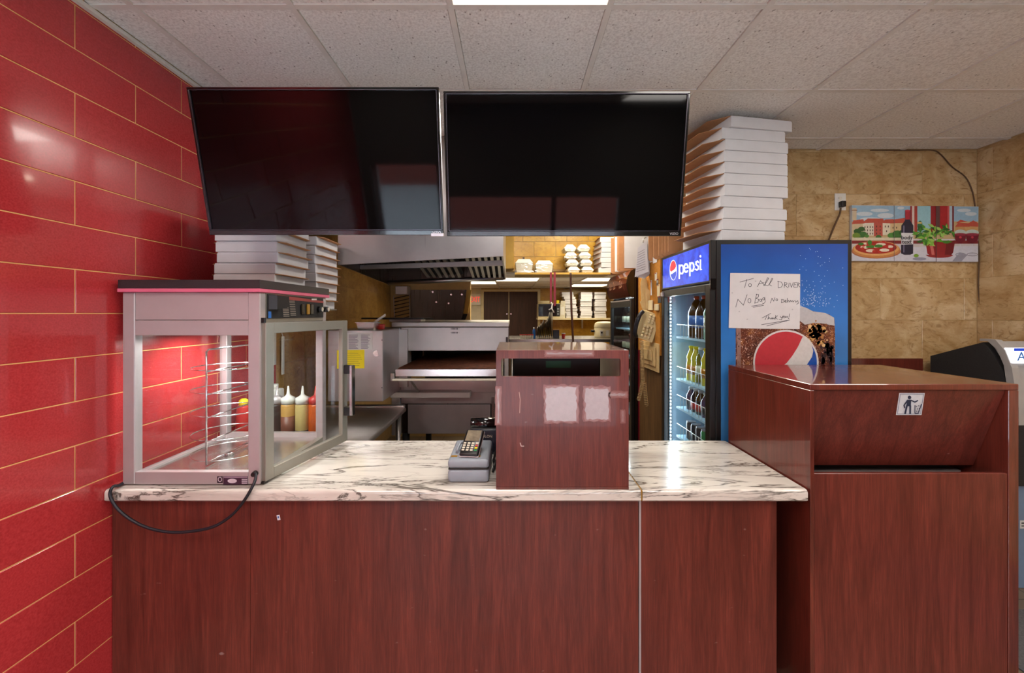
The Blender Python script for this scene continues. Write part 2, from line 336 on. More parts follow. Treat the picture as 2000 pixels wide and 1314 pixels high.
class Print:
    """flat printed shapes: mp turns 2D print coordinates + layer into a 3D point"""
    def __init__(s, mp): s.mp = mp; s.v = []; s.f = []; s.c = []; s.layer = 0
    def poly(s, pts, rgb, layer=None):
        if layer is None: s.layer += 1; layer = s.layer
        i = len(s.v); s.v += [s.mp(x, y, layer) for x, y in pts]
        tri = [list(range(len(pts)))] if len(pts) <= 4 else tessellate_polygon([[Vector((x, y, 0)) for x, y in pts]])
        for t in tri: s.f.append([i + k for k in t]); s.c.append(lin(rgb))
    def ell(s, cx, cy, rx, ry, rgb, n=24, a0=0, a1=360, layer=None):
        k = n if a1 - a0 >= 360 else n + 1
        s.poly([(cx + rx * math.cos(math.radians(a0 + (a1 - a0) * i / n)), cy + ry * math.sin(math.radians(a0 + (a1 - a0) * i / n))) for i in range(k)], rgb, layer)
    def rect(s, x0, y0, x1, y1, rgb, layer=None): s.poly([(x0, y0), (x1, y0), (x1, y1), (x0, y1)], rgb, layer)
    def stroke(s, pts, w, rgb, layer=None):
        if layer is None: s.layer += 1; layer = s.layer
        for (x0, y0), (x1, y1) in zip(pts, pts[1:]):
            d = math.hypot(x1 - x0, y1 - y0)
            if d < 1e-9: continue
            nx, ny = -(y1 - y0) / d * w / 2, (x1 - x0) / d * w / 2; ex, ey = (x1 - x0) / d * w * .3, (y1 - y0) / d * w * .3
            s.poly([(x0 + nx - ex, y0 + ny - ey), (x1 + nx + ex, y1 + ny + ey), (x1 - nx + ex, y1 - ny + ey), (x0 - nx - ex, y0 - ny - ey)], rgb, layer)
    def build(s, name, mat, parent=None):
        off = Vector(); p = parent
        while p: off += p.location; p = p.parent
        me = bpy.data.meshes.new(name); me.from_pydata([Vector(v) - off for v in s.v], [], s.f)
        ca = me.color_attributes.new('ink', 'FLOAT_COLOR', 'CORNER'); k = 0
        for f, c in zip(s.f, s.c):
            for _ in f: ca.data[k].color = (*c, 1); k += 1
        return link(name, me, mat, parent)
def arc(cx, cy, rx, ry, a0, a1, n=10): return [(cx + rx * math.cos(math.radians(a0 + (a1 - a0) * i / n)), cy + ry * math.sin(math.radians(a0 + (a1 - a0) * i / n))) for i in range(n + 1)]
def text(name, body, mat, parent, M, size):
    cu = bpy.data.curves.new('text', 'FONT'); cu.body = body; cu.size = size; cu.align_x = 'CENTER'; cu.align_y = 'CENTER'; cu.extrude = .0004; cu.resolution_u = 3
    t = bpy.data.objects.new('text', cu); COL.objects.link(t); dg = bpy.context.evaluated_depsgraph_get()
    me = bpy.data.meshes.new_from_object(t.evaluated_get(dg)); bpy.data.objects.remove(t); bpy.data.curves.remove(cu)
    off = Vector(); p = parent
    while p: off += p.location; p = p.parent
    me.transform(Matrix.Translation(-off) @ M); me.materials.clear(); me.name = name
    return link(name, me, mat, parent)
FACE_CAM = Matrix.Rotation(math.pi / 2, 4, 'X')      # text readable when looking along +Y
FACE_LEFT = Matrix.Rotation(-math.pi / 2, 4, 'Z') @ FACE_CAM   # on a wall that faces -X
FACE_RIGHT = Matrix.Rotation(math.pi / 2, 4, 'Z') @ FACE_CAM   # on a face that faces +X
T = Matrix.Translation
# ================================================================== the setting
WL = -1.63; WR = 3.355; WB = 3.03; KR = 1.93; KB = 7.9; SOF = 4.7; PART = 5.64
struct(box('floor', 'floor_tile', WL - .2, WR + .2, FRONT - .2, KB + .2, -.1, 0))
_meshes = {}
def tile_mesh(kind, a, h, th, bev):      # local: a along x, h along z, front towards -y
    key = (kind, round(a, 4), round(h, 4))
    if key not in _meshes:
        b = MB(); q = bev
        b.hexa([(-a / 2, th, -h / 2), (-a / 2, 0 + q, -h / 2), (a / 2, q, -h / 2), (a / 2, th, -h / 2), (-a / 2, th, h / 2), (-a / 2, q, h / 2), (a / 2, q, h / 2), (a / 2, th, h / 2)])
        # raised face with a soft arris
        v0 = [(-a / 2, q, -h / 2), (a / 2, q, -h / 2), (a / 2, q, h / 2), (-a / 2, q, h / 2)]; v1 = [(-a / 2 + q, 0, -h / 2 + q), (a / 2 - q, 0, -h / 2 + q), (a / 2 - q, 0, h / 2 - q), (-a / 2 + q, 0, h / 2 - q)]
        for i in range(4): b.quad(v0[i], v0[(i + 1) % 4], v1[(i + 1) % 4], v1[i])
        b.quad(*v1)
        b.bm.faces.ensure_lookup_table(); b.bm.faces.remove(b.bm.faces[2])
        bmesh.ops.remove_doubles(b.bm, verts=b.bm.verts, dist=1e-5); bmesh.ops.recalc_face_normals(b.bm, faces=b.bm.faces)
        me = bpy.data.meshes.new(kind); b.bm.to_mesh(me); b.bm.free(); _meshes[key] = me
    return _meshes[key]
def tiles(wall, mat, axis, pos, a0, a1, z0, z1, L, h, ja, jz, gap=.004, skip=None, name='tile', stagger=.5):
    """axis 'left': wall faces +X; 'right': faces -X; 'back': faces -Y. ja: joint of even rows, jz: a row line"""
    rz = {'left': math.pi / 2, 'right': -math.pi / 2, 'back': 0}[axis]
    k0 = math.floor((z0 - jz) / h)
    for k in range(k0, k0 + 60):
        lo, hi = max(jz + k * h, z0), min(jz + (k + 1) * h, z1)
        if hi - lo < .012: 
            if lo > z1: break
            continue
        off = ja + (L * stagger if k % 2 else 0); j = math.floor((a0 - off) / L)
        while off + j * L < a1:
            p, q = max(off + j * L, a0), min(off + (j + 1) * L, a1); j += 1
            if q - p < .02: continue
            if skip and skip((p + q) / 2, (lo + hi) / 2): continue
            me = tile_mesh(name + mat, q - p - gap, hi - lo - gap, .012, .0015)
            c = (p + q) / 2; zz = (lo + hi) / 2
            loc = {'left': (pos, c, zz), 'right': (pos, c, zz), 'back': (c, pos, zz)}[axis]
            o = link(name, me, mat, wall, loc); o.rotation_euler = (0, 0, rz)
RH = .1646; RL = .505
wall_left = struct(box('wall_left', 'grout_gold', WL - .12, WL - .0025, FRONT, 2.9, 0, HC + .1))
tiles(wall_left, 'red_tile', 'left', WL, FRONT, 2.9, 0, HC, RL, RH, 1.567, EYE - 6 * RH + 6 * RH)
wall_kl = struct(box('wall_kitchen_left', 'grout_beige', WL - .12, WL - .002, 2.9, KB, 0, HC + .1))
tiles(wall_kl, 'brown_tile', 'left', WL, 2.9, PART, .9, 2.6, .606, .303, 3.3, 1.9)
wall_back = struct(box('wall_back', 'grout_beige', KR, WR + .1, WB + .002, WB + .14, 0, HC + .1))
tiles(wall_back, 'beige_tile', 'back', WB, KR, WR, .3, HC, .606, .303, 2.657, 2.208, .003)
wall_right = struct(box('wall_right', 'grout_beige', WR + .002, WR + .12, FRONT, WB + .14, 0, HC + .1))
tiles(wall_right, 'beige_tile', 'right', WR, -.6, WB, 0, HC, .606, .303, 2.93 - .303, 2.208, .003)
struct(box('wall_kitchen_right', 'brown_tile', KR, KR + .1, WB + .14, KB, 0, HC + .1))
struct(box('wall_kitchen_back', 'warm_lit_tile', WL - .1, KR + .1, KB, KB + .12, 0, HC + .1))
struct(box('wall_kitchen_partition', 'wall_tan', WL, -.56, PART, PART + .1, 0, HK))
soffit = struct(box('wall_soffit', 'grout_beige', WL, KR, SOF + .002, SOF + .1, HK, HC + .1))
tiles(soffit, 'warm_lit_tile', 'back', SOF, -.1, KR, HK + .02, HC, .245, .168, .0, 2.285, .006)
# yellow door-like trim post beside the hood end
box('trim_1', 'yellow_trim', -.14, .02, SOF - .09, SOF - .001, HK + .02, HC, bev=.004)['kind'] = 'structure'

# ---- ceilings: slab, tiles, grid bars
def ceiling(name, x0, x1, y0, y1, z, gx, gy, troffers, lampmat, skip=None):
    c = struct(box(name, 'black_void', x0, x1, y0, y1, z + .05, z + .12))
    xs = [x0] + [g for g in gx if x0 + .03 < g < x1 - .03] + [x1]; ys = [y0] + [g for g in gy if y0 + .03 < g < y1 - .03] + [y1]
    cache = {}
    for i in range(len(xs) - 1):
        for j in range(len(ys) - 1):
            cx, cy = (xs[i] + xs[i + 1]) / 2, (ys[j] + ys[j + 1]) / 2
            if skip and skip(cx, cy): continue
            if any(a < cx < b and d < cy < e for a, b, d, e in troffers): continue
            w, d = xs[i + 1] - xs[i] - .014, ys[j + 1] - ys[j] - .014; key = (round(w, 3), round(d, 3))
            if key not in cache:
                b = MB(); q = .008
                b.hexa([(-w / 2 + q, -d / 2 + q, -.004), (w / 2 - q, -d / 2 + q, -.004), (w / 2 - q, d / 2 - q, -.004), (-w / 2 + q, d / 2 - q, -.004), (-w / 2, -d / 2, .006), (w / 2, -d / 2, .006), (w / 2, d / 2, .006), (-w / 2, d / 2, .006)])
                bmesh.ops.recalc_face_normals(b.bm, faces=b.bm.faces); me = bpy.data.meshes.new('ceiling_tile'); b.bm.to_mesh(me); b.bm.free(); cache[key] = me
            link('ceiling_tile', cache[key], 'ceiling_tile', c, (cx, cy, z + .004 + random.uniform(0, .002)))
    for g in xs[1:-1]: box('grid_bar', 'grid_white', g - .012, g + .012, y0, y1, z - .0045, z + .03, c)
    for g in ys[1:-1]: box('grid_bar', 'grid_white', x0, x1, g - .012, g + .012, z - .004, z + .03, c)
    for a, b_, d, e in troffers:
        box('lamp_diffuser', lampmat, a + .014, b_ - .014, d + .014, e - .014, z + .004, z + .012, c)
    return c
GX = [-1.456 + .61 * i for i in range(9)]; GY = [-.827 + .61 * i for i in range(10)]
ceiling('ceiling', WL, WR, FRONT, WB, HC, GX, [g for g in GY if g < 3.0], SHOP_TROFFERS, 'lamp_white')
ceiling('ceiling_kitchen_front', WL, KR, WB + .02, SOF, HC, GX, GY, ADDED_TROFFERS, 'lamp_white')
ceiling('ceiling_kitchen', WL, KR, SOF + .1, KB, HK, GX, [4.9 + .61 * i for i in range(6)], KITCHEN_TROFFERS, 'kitchen_lamp')
box('trim_2', 'grid_white', WL, WL + .018, 0.2, 2.9, HC - .022, HC - .005)['kind'] = 'structure'

# ---- storefront behind the camera: header wall, window, glass door, street
fw = struct(MB().box(WL, WR, FRONT - .12, FRONT, 1.9, HC + .1).box(WL, -1.52, FRONT - .12, FRONT, 0, 1.9).box(-.76, -.70, FRONT - .12, FRONT, 0, 1.9)
            .box(-.70, 1.18, FRONT - .12, FRONT, 0, .34).box(1.18, WR, FRONT - .12, FRONT, 0, 1.9).build('wall_front', 'shop_grey'))
w1 = struct(box('window_1', 'window_glass', -.70, 1.18, FRONT - .07, FRONT - .062, .34, 1.9))
MB().box(-.70, 1.18, FRONT - .1, FRONT - .03, .34, .38).box(.44, .49, FRONT - .1, FRONT - .03, .38, 1.9).build('window_frame', 'black_matte', w1)
d1 = struct(box('door_1', 'window_glass', -1.50, -.77, FRONT - .07, FRONT - .062, .1, 1.88))
MB().box(-1.52, -.76, FRONT - .09, FRONT - .04, .02, .2).box(-1.52, -1.46, FRONT - .09, FRONT - .04, .2, 1.9).box(-.82, -.76, FRONT - .09, FRONT - .04, .2, 1.9).build('door_frame', 'alu', d1)
struct(box('street', 'asphalt', -12, 12, -14, FRONT - .2, -.2, -.05))
ob = thing('street_building', 'red brick building with windows across the street', 'building', (0, -12, -.05))
box('wall', 'brick_red', -10, 10, -12.2, -12, -.05, 6, ob)
for i in range(6):
    wdw = box('window', 'wall_white', -8 + i * 2.8, -6.4 + i * 2.8, -12.0, -11.96, 1.2, 2.9, ob); box('pane', 'navy', -7.9 + i * 2.8, -6.5 + i * 2.8, -11.96, -11.955, 1.3, 2.8, wdw)
# floor mat by the cash machine
tag(box('floor_mat', 'mat_grey', 2.35, 3.25, .4, 2.33, .001, .012, bev=.004), 'grey ribbed entrance mat lying on the floor before the cash machine', 'mat')
# ================================================================== counter
CT = .944; CY0 = 1.677; CY1 = 2.33; CX1 = 1.182; SEAM = P(1254, 960, CY0).x
def counter_top(name, label, x0, x1):
    b = MB(); r = .014; prof = [(CY1, CT - .046), (CY1, CT)]
    prof += [(CY0 + r - r * math.sin(math.radians(a)), CT - r + r * math.cos(math.radians(a))) for a in range(0, 91, 15)]
    prof += [(CY0, CT - .040), (CY0 + .006, CT - .046)]
    b.prism([(x0, y, z) for y, z in prof], (x1 - x0, 0, 0))
    return tag(b.build(name, 'marble'), label, 'countertop')
counter_top('countertop', 'long white marble laminate countertop carrying the food warmer and wooden register box', WL + .002, SEAM - .004)
ct2 = counter_top('counter_flap', 'short white marble laminate counter flap between register box and waste cabinet', SEAM + .003, CX1)
box('edge_strip', 'gold_tape', SEAM - .0035, SEAM + .0025, CY0 + .004, CY1, CT - .044, CT - .002, ct2)
FY = 1.709
cb = thing('service_counter', 'reddish brown wood laminate counter front under the long marble top', 'counter', (-.5, 1.72, 0))
xs = [WL + .002, P(489, 1000, FY).x, SEAM - .004]
for i in range(2): box('front_panel', 'cherry', xs[i] + .0006, xs[i + 1] - .0006, FY, FY + .02, .0, CT - .048, cb, bev=.0008)
box('body', 'cherry_clean', WL + .003, SEAM - .006, FY + .021, 2.28, .0, CT - .048, cb)
pr = Print(lambda x, y, l: P(x, y, FY - .0004 * l)); pr.poly([(540, 1006), (546, 1005), (548, 1015), (542, 1016)], (220, 226, 236)); pr.rect(542, 1008, 545, 1012, (60, 100, 170)); pr.build('sticker', 'ink', cb)
gate = thing('counter_gate', 'narrow reddish wood gate panel under the counter flap with a grey edge strip', 'gate', (.8, 1.72, 0))
GX1 = P(1517, 1000, FY).x
box('panel', 'cherry', SEAM + .006, GX1, FY, FY + .02, .02, CT - .048, gate, bev=.0008)
box('edge_strip', 'alu', SEAM - .002, SEAM + .0055, FY - .001, FY + .02, .02, CT - .048, gate)
box('side_board', 'dark_wood', GX1 - .02, GX1 - .001, FY + .021, 2.1, .02, CT - .048, gate)
sb = tag(box('support_board', 'dark_wood', 1.10, CX1 - .02, 1.95, 2.3, 0, CT - .048), 'dark wooden support board in the recess beside the waste cabinet', 'board')

# ================================================================== register box
RX0, RX1, RY0, RY1, RZ1 = P(969, 955, 1.688).x, P(1228, 955, 1.688).x, 1.688, 2.17, 1.502
rb = thing('register_box', 'reddish wooden box with a slot standing on the marble counter', 'box', ((RX0 + RX1) / 2, 1.93, CT))
sx0, sx1, sz0, sz1 = P(979, 0, RY0).x, P(1212, 0, RY0).x, P(0, 735, RY0).z, P(0, 700, RY0).z
# front board with a rounded slot
def rrect(x0, x1, z0, z1, r, n=4):
    out = []
    for cx, cz, a0 in ((x1 - r, z1 - r, 0), (x0 + r, z1 - r, 90), (x0 + r, z0 + r, 180), (x1 - r, z0 + r, 270)):
        out += [(cx + r * math.cos(math.radians(a0 + 90 * i / n)), cz + r * math.sin(math.radians(a0 + 90 * i / n))) for i in range(n + 1)]
    return out
def plate_with_hole(x0, x1, z0, z1, hole, y0, y1):
    """board in the XZ plane with one hole given as a ccw loop starting at the +x side"""
    b = MB(); n = len(hole); q = n // 4; outer = [(x1, z1), (x0, z1), (x0, z0), (x1, z0)]
    for y in (y0, y1):
        H = [b.bm.verts.new((x, y, z)) for x, z in hole]; O = [b.bm.verts.new((x, y, z)) for x, z in outer]
        for k in range(4):
            seg = [H[(k * q + i) % n] for i in range(q)]
            b.bm.faces.new([O[k]] + seg[::-1])
            b.bm.faces.new([O[k], seg[-1], H[((k + 1) * q) % n], O[(k + 1) % 4]][::1])
        if y == y0: H0, O0 = H, O
    for A, B in ((H0, H), (O0, O)):
        for i in range(len(A)): b.bm.faces.new([A[i], A[(i + 1) % len(A)], B[(i + 1) % len(A)], B[i]])
    return b
plate_with_hole(RX0, RX1, CT, RZ1, rrect(sx0, sx1, sz0, sz1, .008), RY0, RY0 + .016).build('front_board', 'cherry', rb)
box('side_board', 'cherry_clean', RX0, RX0 + .016, RY0 + .016, RY1, CT, RZ1 - .016, rb); box('side_board', 'cherry_clean', RX1 - .016, RX1, RY0 + .016, RY1, CT, RZ1 - .016, rb)
box('top_board', 'cherry_clean', RX0, RX1, RY0 + .016, RY1, RZ1 - .016, RZ1, rb)
box('base_strip', 'cherry_clean', RX0 + .0005, RX1 - .0005, RY0 - .003, RY0 - .0003, CT, CT + .009, rb)
box('lining', 'ivory', RX0 + .0162, RX0 + .018, RY0 + .017, RY1 - .02, CT, RZ1 - .017, rb); box('lining', 'ivory', RX1 - .018, RX1 - .0162, RY0 + .017, RY1 - .02, CT, RZ1 - .017, rb)
# pale worn patches on the front where stickers have been peeled off
pr = Print(lambda x, y, l: P(x, y, RY0 - .0003 * l))
random.seed(3)
def newpr():
    global pr; l = pr.layer; pr = Print(lambda x, y, l: P(x, y, RY0 - .0003 * l))
def patch(x0, y0, x1, y1, rgb, inner, wob=2.0, n=10):
    for ins, cc in ((-2.5, tuple((a + 2 * b) // 3 for a, b in zip(inner, (112, 44, 34)))), (0, tuple((a + b) // 2 for a, b in zip(inner, (124, 60, 52)))), (2.5, inner)):
        pts = []
        for i in range(n): pts.append((x0 + ins + (x1 - x0 - 2 * ins) * i / n, y0 + ins + random.uniform(-wob, wob)))
        for i in range(n): pts.append((x1 - ins + random.uniform(-wob, wob), y0 + ins + (y1 - y0 - 2 * ins) * i / n))
        for i in range(n): pts.append((x1 - ins - (x1 - x0 - 2 * ins) * i / n, y1 - ins + random.uniform(-wob, wob)))
        for i in range(n): pts.append((x0 + ins + random.uniform(-wob, wob), y1 - ins - (y1 - y0 - 2 * ins) * i / n))
        pr.poly(pts, cc)
    pr.build('worn_patch', 'ink', rb); newpr()
patch(1064, 754, 1128, 824, 0, (176, 166, 170)); patch(1141, 756, 1191, 821, 0, (172, 160, 164)); patch(1188, 766, 1224, 775, 0, (150, 128, 128), 1.)
patch(969.5, 757, 977, 828, 0, (168, 158, 160), 1., 6); patch(1066, 686.5, 1158, 694, 0, (150, 132, 132), 1.); patch(1214, 802, 1219, 824, 0, (150, 132, 132), .6, 5)
pr.stroke([(1014, 766), (1016, 780), (1015, 806)], 1.6, (170, 120, 104)); pr.build('scratch', 'ink', rb); newpr(); pr.stroke([(1016, 865), (1018, 871), (1023, 871)], 1.8, (190, 160, 150)); pr.build('scratch', 'ink', rb)
# point-of-sale screen seen through the slot
pos = thing('register_screen', 'black touch screen register inside the wooden slot box', 'monitor', (.16, 1.95, CT))
MB().box(.004, .392, 1.86, 1.885, 1.15, 1.483, .006).build('screen_housing', 'black_matte', pos)
box('screen', 'green_glow', .15, .26, 1.8565, 1.8575, 1.41, 1.44, pos); box('display_bezel', 'black_matte', .11, .30, 1.8577, 1.8597, 1.20, 1.474, pos)
box('stand', 'black_plastic', .12, .22, 1.886, 1.93, CT, 1.3, pos, bev=.008); box('base', 'black_plastic', .06, .28, 1.82, 2.04, CT, CT + .02, pos, bev=.006)

# ================================================================== cash box, card terminal, printer
bx0, bx1 = P(874, 0, 1.745).x, P(955, 0, 1.745).x
cbx = thing('cash_box', 'grey lidded metal cash box with rounded corners on the marble counter', 'cash box', ((bx0 + bx1) / 2, 1.85, CT))
MB().box(bx0, bx1, 1.745, 2.03, CT, CT + .058, .016, 3).build('body', 'grey_box', cbx)
MB().box(bx0, bx1, 1.745, 2.03, CT + .06, CT + .097, .013, 3).build('lid', 'grey_box', cbx)
box('lid_seam', 'black_matte', bx0 + .003, bx1 - .003, 1.748, 2.027, CT + .056, CT + .062, cbx)
for a, c in ((881, 893), (903, 916), (927, 938)):
    q0 = PZ(a, 891, CT + .098).x; q1 = PZ(c, 891, CT + .098).x; box('tape', 'gold_tape', q0, q1, 1.782, 1.80, CT + .0972, CT + .0985, cbx)
plain('gold_glare', (126, 116, 98), .15, 0, .3, 30)
tm = thing('card_terminal', 'grey and black card payment terminal with colour keys resting on the cash box', 'card reader', (-.175, 1.84, CT + .097), rz=-.12)
Mt = T((0, 0, .035)) @ Matrix.Rotation(math.radians(24), 4, 'X')
MB().box(-.041, .041, -.075, .085, -.016, .014, .008, 2).build('body', 'black_plastic', tm, True, Mt)
MB().box(-.043, .043, -.077, .087, -.003, .002, .002).build('rim', 'alu', tm, True, Mt)
MB().box(-.031, .031, .005, .075, .0142, .0155).build('screen', 'gold_glare', tm, True, Mt)
MB().box(-.03, .03, -.0765, -.0752, -.010, -.004).build('card_slot', 'navy', tm, True, Mt)
kc = {(3, 1): 'red_plastic', (3, 2): 'yellow_paper', (3, 3): 'green_plastic'}
for i in range(4):
    for j in range(4): MB().box(-.034 + i * .018, -.022 + i * .018, -.014 - j * .014, -.005 - j * .014, .0142, .017, .001).build('key', kc.get((i, j), 'ivory'), tm, True, Mt)
MB().tube([(-.045 + .0, .06, .03), (-.06, .03, .03), (-.066, -.0, .012), (-.06, -.02, .008)], .006).build('cable', 'grey_box', tm, True)
MB().box(-.03, .03, -.04, .06, .0, .026, .004).build('foot', 'black_plastic', tm, True)
rp = thing('receipt_printer', 'black receipt printer standing between cash box and register box', 'printer', (-.15, 2.16, CT))
MB().box(P(921, 0, 2.10).x, -.07, 2.10, 2.24, CT, CT + .125, .008, 2).build('body', 'navy', rp); MB().cyl((P(918, 0, 2.10).x, 2.15, CT + .14), (-.07, 2.15, CT + .14), .034, n=18).build('roll_cover', 'black_gloss', rp)
MB().box(P(918, 0, 2.10).x, -.07, 2.108, 2.192, CT + .118, CT + .130, .003).build('seam_band', 'black_plastic', rp)
text('lettering', 'BIXOLON', 'ivory', rp, T((P(946, 0, 2.1).x, 2.0985, P(0, 852, 2.1).z)) @ FACE_CAM, .018)
MB().tube([(-.085, 1.86, CT + .005), (-.075, 1.93, CT + .03), (-.09, 2.0, CT + .006), (-.078, 2.06, CT + .03), (-.09, 2.09, CT + .01)], .005).build('cable', 'black_plastic', rp)

# ================================================================== food warmer
WX0, WX1, WY0, WY1, WT = P(239, 0, 1.723).x, P(508, 0, 1.723).x, 1.723, 2.335, P(0, 571, 1.723).z
fwm = thing('food_warmer', 'silver framed glass food warmer cabinet with open side door on the marble counter', 'display case', ((WX0 + WX1) / 2, 2.03, CT))
pw = .05
for x, y in ((WX0, WY0), (WX1 - pw, WY0)): MB().box(x, x + pw, y, y + .04, CT + .004, WT, .003).build('post', 'alu', fwm)
MB().box(WX0, WX0 + .04, WY1 - .04, WY1, CT + .004, WT, .003).build('post', 'alu', fwm); MB().box(WX1 - .04, WX1, WY1 - .04, WY1, CT + .004, WT, .003).build('post', 'alu', fwm)
zh = P(0, 655, WY0).z; zs = P(0, 625, WY0).z; zb = P(0, 922, WY0).z
MB().box(WX0 + pw, WX1 - pw, WY0 + .004, WY0 + .03, zs + .001, WT, .001).build('header_panel', 'alu', fwm); MB().box(WX0 + pw, WX1 - pw, WY0 + .002, WY0 + .03, zh, zs - .001, .001).build('header_panel', 'alu', fwm)
MB().box(WX0 + pw, WX1 - pw, WY0 + .001, WY0 + .03, CT + .004, zb, .001).build('bottom_rail', 'alu', fwm)
box('back_rail', 'alu', WX0 + .04, WX1 - .04, WY1 - .03, WY1, CT + .004, CT + .05, fwm); box('back_header', 'alu', WX0 + .04, WX1 - .04, WY1 - .03, WY1, zh, WT, fwm)
box('side_rail', 'alu', WX0, WX0 + .03, WY0 + .04, WY1 - .04, CT + .004, CT + .035, fwm); box('side_header', 'alu', WX0, WX0 + .03, WY0 + .04, WY1 - .04, zh, WT, fwm)
box('sill', 'alu_side', WX1 - .03, WX1, WY0 + .04, WY1 - .04, CT + .004, CT + .03, fwm)
box('case_floor', 'steel_bright', WX0 + .03, WX1 - .03, WY0 + .03, WY1 - .03, CT + .008, CT + .026, fwm)
box('inner_top', 'steel_bright', WX0 + .03, WX1 - .03, WY0 + .03, WY1 - .03, zh + .01, zh + .02, fwm)
cpz0, cpz1 = PX(521, 622, WX1).z, WT - .012
box('side_header', 'alu_side', WX1 - .03, WX1, WY0 + .04, WY1 - .04, PX(513, 630, WX1).z, WT, fwm)
cp = MB().box(WX1 + .0005, WX1 + .004, PX(521, 0, WX1).y, PX(630, 0, WX1).y, cpz0, WT - .004).build('control_panel', 'black_matte', fwm)
def on_side(x, y): return PX(x, y, WX1)
for kx in (620, 632): 
    c = on_side(kx, 604); k = MB().cyl((WX1 + .004, c.y, c.z), (WX1 + .026, c.y, c.z), .016, .014).build('knob', 'black_plastic', cp); MB().cyl((WX1 + .0262, c.y, c.z), (WX1 + .028, c.y, c.z), .012).build('knob_cap', 'chrome', k) 
for kx, mt in ((588, 'black_gloss'), (599, 'gold_tape'), (606, 'black_gloss')):
    c = on_side(kx, 603); MB().box(WX1 + .004, WX1 + .012, c.y - .014, c.y + .014, c.z - .028, c.z + .024, .003).build('switch', mt, cp)
MB().hexa([(WX1 + .004, on_side(523, 0).y, on_side(523, 604).z), (WX1 + .035, on_side(523, 0).y + .01, on_side(523, 604).z), (WX1 + .045, on_side(545, 0).y, on_side(545, 600).z), (WX1 + .004, on_side(545, 0).y, on_side(545, 600).z),
           (WX1 + .004, on_side(523, 0).y, on_side(523, 576).z), (WX1 + .035, on_side(523, 0).y + .01, on_side(523, 576).z), (WX1 + .045, on_side(545, 0).y, on_side(545, 579).z), (WX1 + .004, on_side(545, 0).y, on_side(545, 579).z)]).build('timer_box', 'black_plastic', cp)
pr = Print(lambda x, y, l: (WX1 + .004 + .0004 * l, PX(x, y, WX1).y, PX(x, y, WX1).z))
pr.rect(522, 608, 528, 621, (30, 110, 200)); pr.poly([(535, 575), (565, 579), (630, 588), (630, 592), (560, 585), (540, 580)], (140, 40, 44))
for r in range(9):
    pr.stroke([(549, 590 + r * 3.4), (560, 590 + r * 3.4)], 1.2, (150, 140, 130)); pr.stroke([(563, 588 + r * 3.4), (573, 588 + r * 3.4)], 1.2, (150, 140, 130))
pr.rect(604, 583, 614, 586, (200, 196, 190)); pr.build('print', 'ink', cp)
# cap
capx0, capx1, capy0, capy1 = P(233, 0, 1.716).x, P(510, 0, 1.716).x, 1.708, WY1 + .02
MB().box(capx0, capx1, capy0, capy1, WT + .016, P(0, 546, 1.71).z, .002).build('top_board', 'black_laminate', fwm)
MB().box(capx0 - .001, capx1 + .001, capy0 - .001, capy1 + .001, WT + .001, WT + .0155, .001).build('trim_strip', 'pink_edge', fwm)
# glass panes
box('glass_pane', 'clear_glass', WX0 + pw, WX1 - pw, WY0 + .012, WY0 + .016, zb, zh, fwm); box('glass_pane', 'clear_glass', WX0 + .01, WX0 + .014, WY0 + .04, WY1 - .04, CT + .035, zh, fwm)
box('glass_pane', 'clear_glass', WX0 + .04, WX1 - .04, WY1 - .016, WY1 - .012, CT + .05, zh, fwm)
# lamp
lt = MB().cyl((-1.475, 2.08, zh - .004), (-1.425, 2.08, zh - .004), .011, n=12).build('lamp_tube', 'case_lamp', fwm)
area('warmer_lamp_light', (-1.40, 2.06, zh - .02), DOWN, .16, .06, 6.5, (1, .97, .93))
# rotating wire rack
rk = thing('wire_rack', 'round tiered chrome wire pizza rack inside the glass warmer', 'rack', (-1.36, 2.02, CT + .026))
R = .152; zt = 1.65 - (683 - 612) * 1.87 / F
MB().tube([(-1.36, 2.02 - R, CT + .032), (-1.36, 2.02 - R, zt - .01), (-1.36, 2.02 - R + .012, zt), (-1.36, 2.02 + R - .012, zt), (-1.36, 2.02 + R, zt - .01), (-1.36, 2.02 + R, CT + .032)], .0042, closed=True).build('hoop', 'chrome', rk)
for z in (1.396, 1.293, 1.19, 1.083, .992):
    MB().tube([(-1.36 + R * math.cos(t * math.pi / 16), 2.02 + R * math.sin(t * math.pi / 16), z) for t in range(32)], .0026, 6, True).tube([(-1.36, 2.02 - R, z - .006), (-1.36, 2.02 + R, z - .006)], .003, 6).build('tier_ring', 'chrome', rk)
MB().cyl((-1.36, 2.02, CT + .026), (-1.36, 2.02, CT + .04), .02).build('pivot', 'chrome', rk)
# door, hinged at the front post and ajar
H = Vector((WX1 + .006, WY0 + .012, 0)); E = Vector((P(675, 0, 2.30).x, 2.30, 0)); dl = (E - H).length; ang = math.atan2(E.y - H.y, E.x - H.x)
Md = T((H.x, H.y, 0)) @ Matrix.Rotation(ang, 4, 'Z'); dz0, dz1 = CT + .012, P(0, 630, 1.735).z; fwid = .046
door = MB().box(0, fwid, -.012, .012, dz0, dz1, .002).box(dl - fwid, dl, -.012, .012, dz0, dz1, .002).box(fwid, dl - fwid, -.0115, .0115, dz0, dz0 + fwid, .002).box(fwid, dl - fwid, -.0115, .0115, dz1 - fwid, dz1, .002).build('door', 'alu_side', fwm, M=Md)
MB().box(fwid - .004, dl - fwid + .004, -.003, .003, dz0 + fwid - .004, dz1 - fwid + .004).build('glass_pane', 'clear_glass', door, M=Md)
hz0, hz1 = 1.10, 1.37
hd = MB().box(dl - .035, dl - .005, -.062, -.044, hz0, hz1, .003).build('handle', 'chrome', door, M=Md)
for q_ in (hz0, hz1 - .045): MB().box(dl - .036, dl - .004, -.046, -.011, q_, q_ + .045, .002).build('handle_mount', 'black_plastic', door, M=Md)
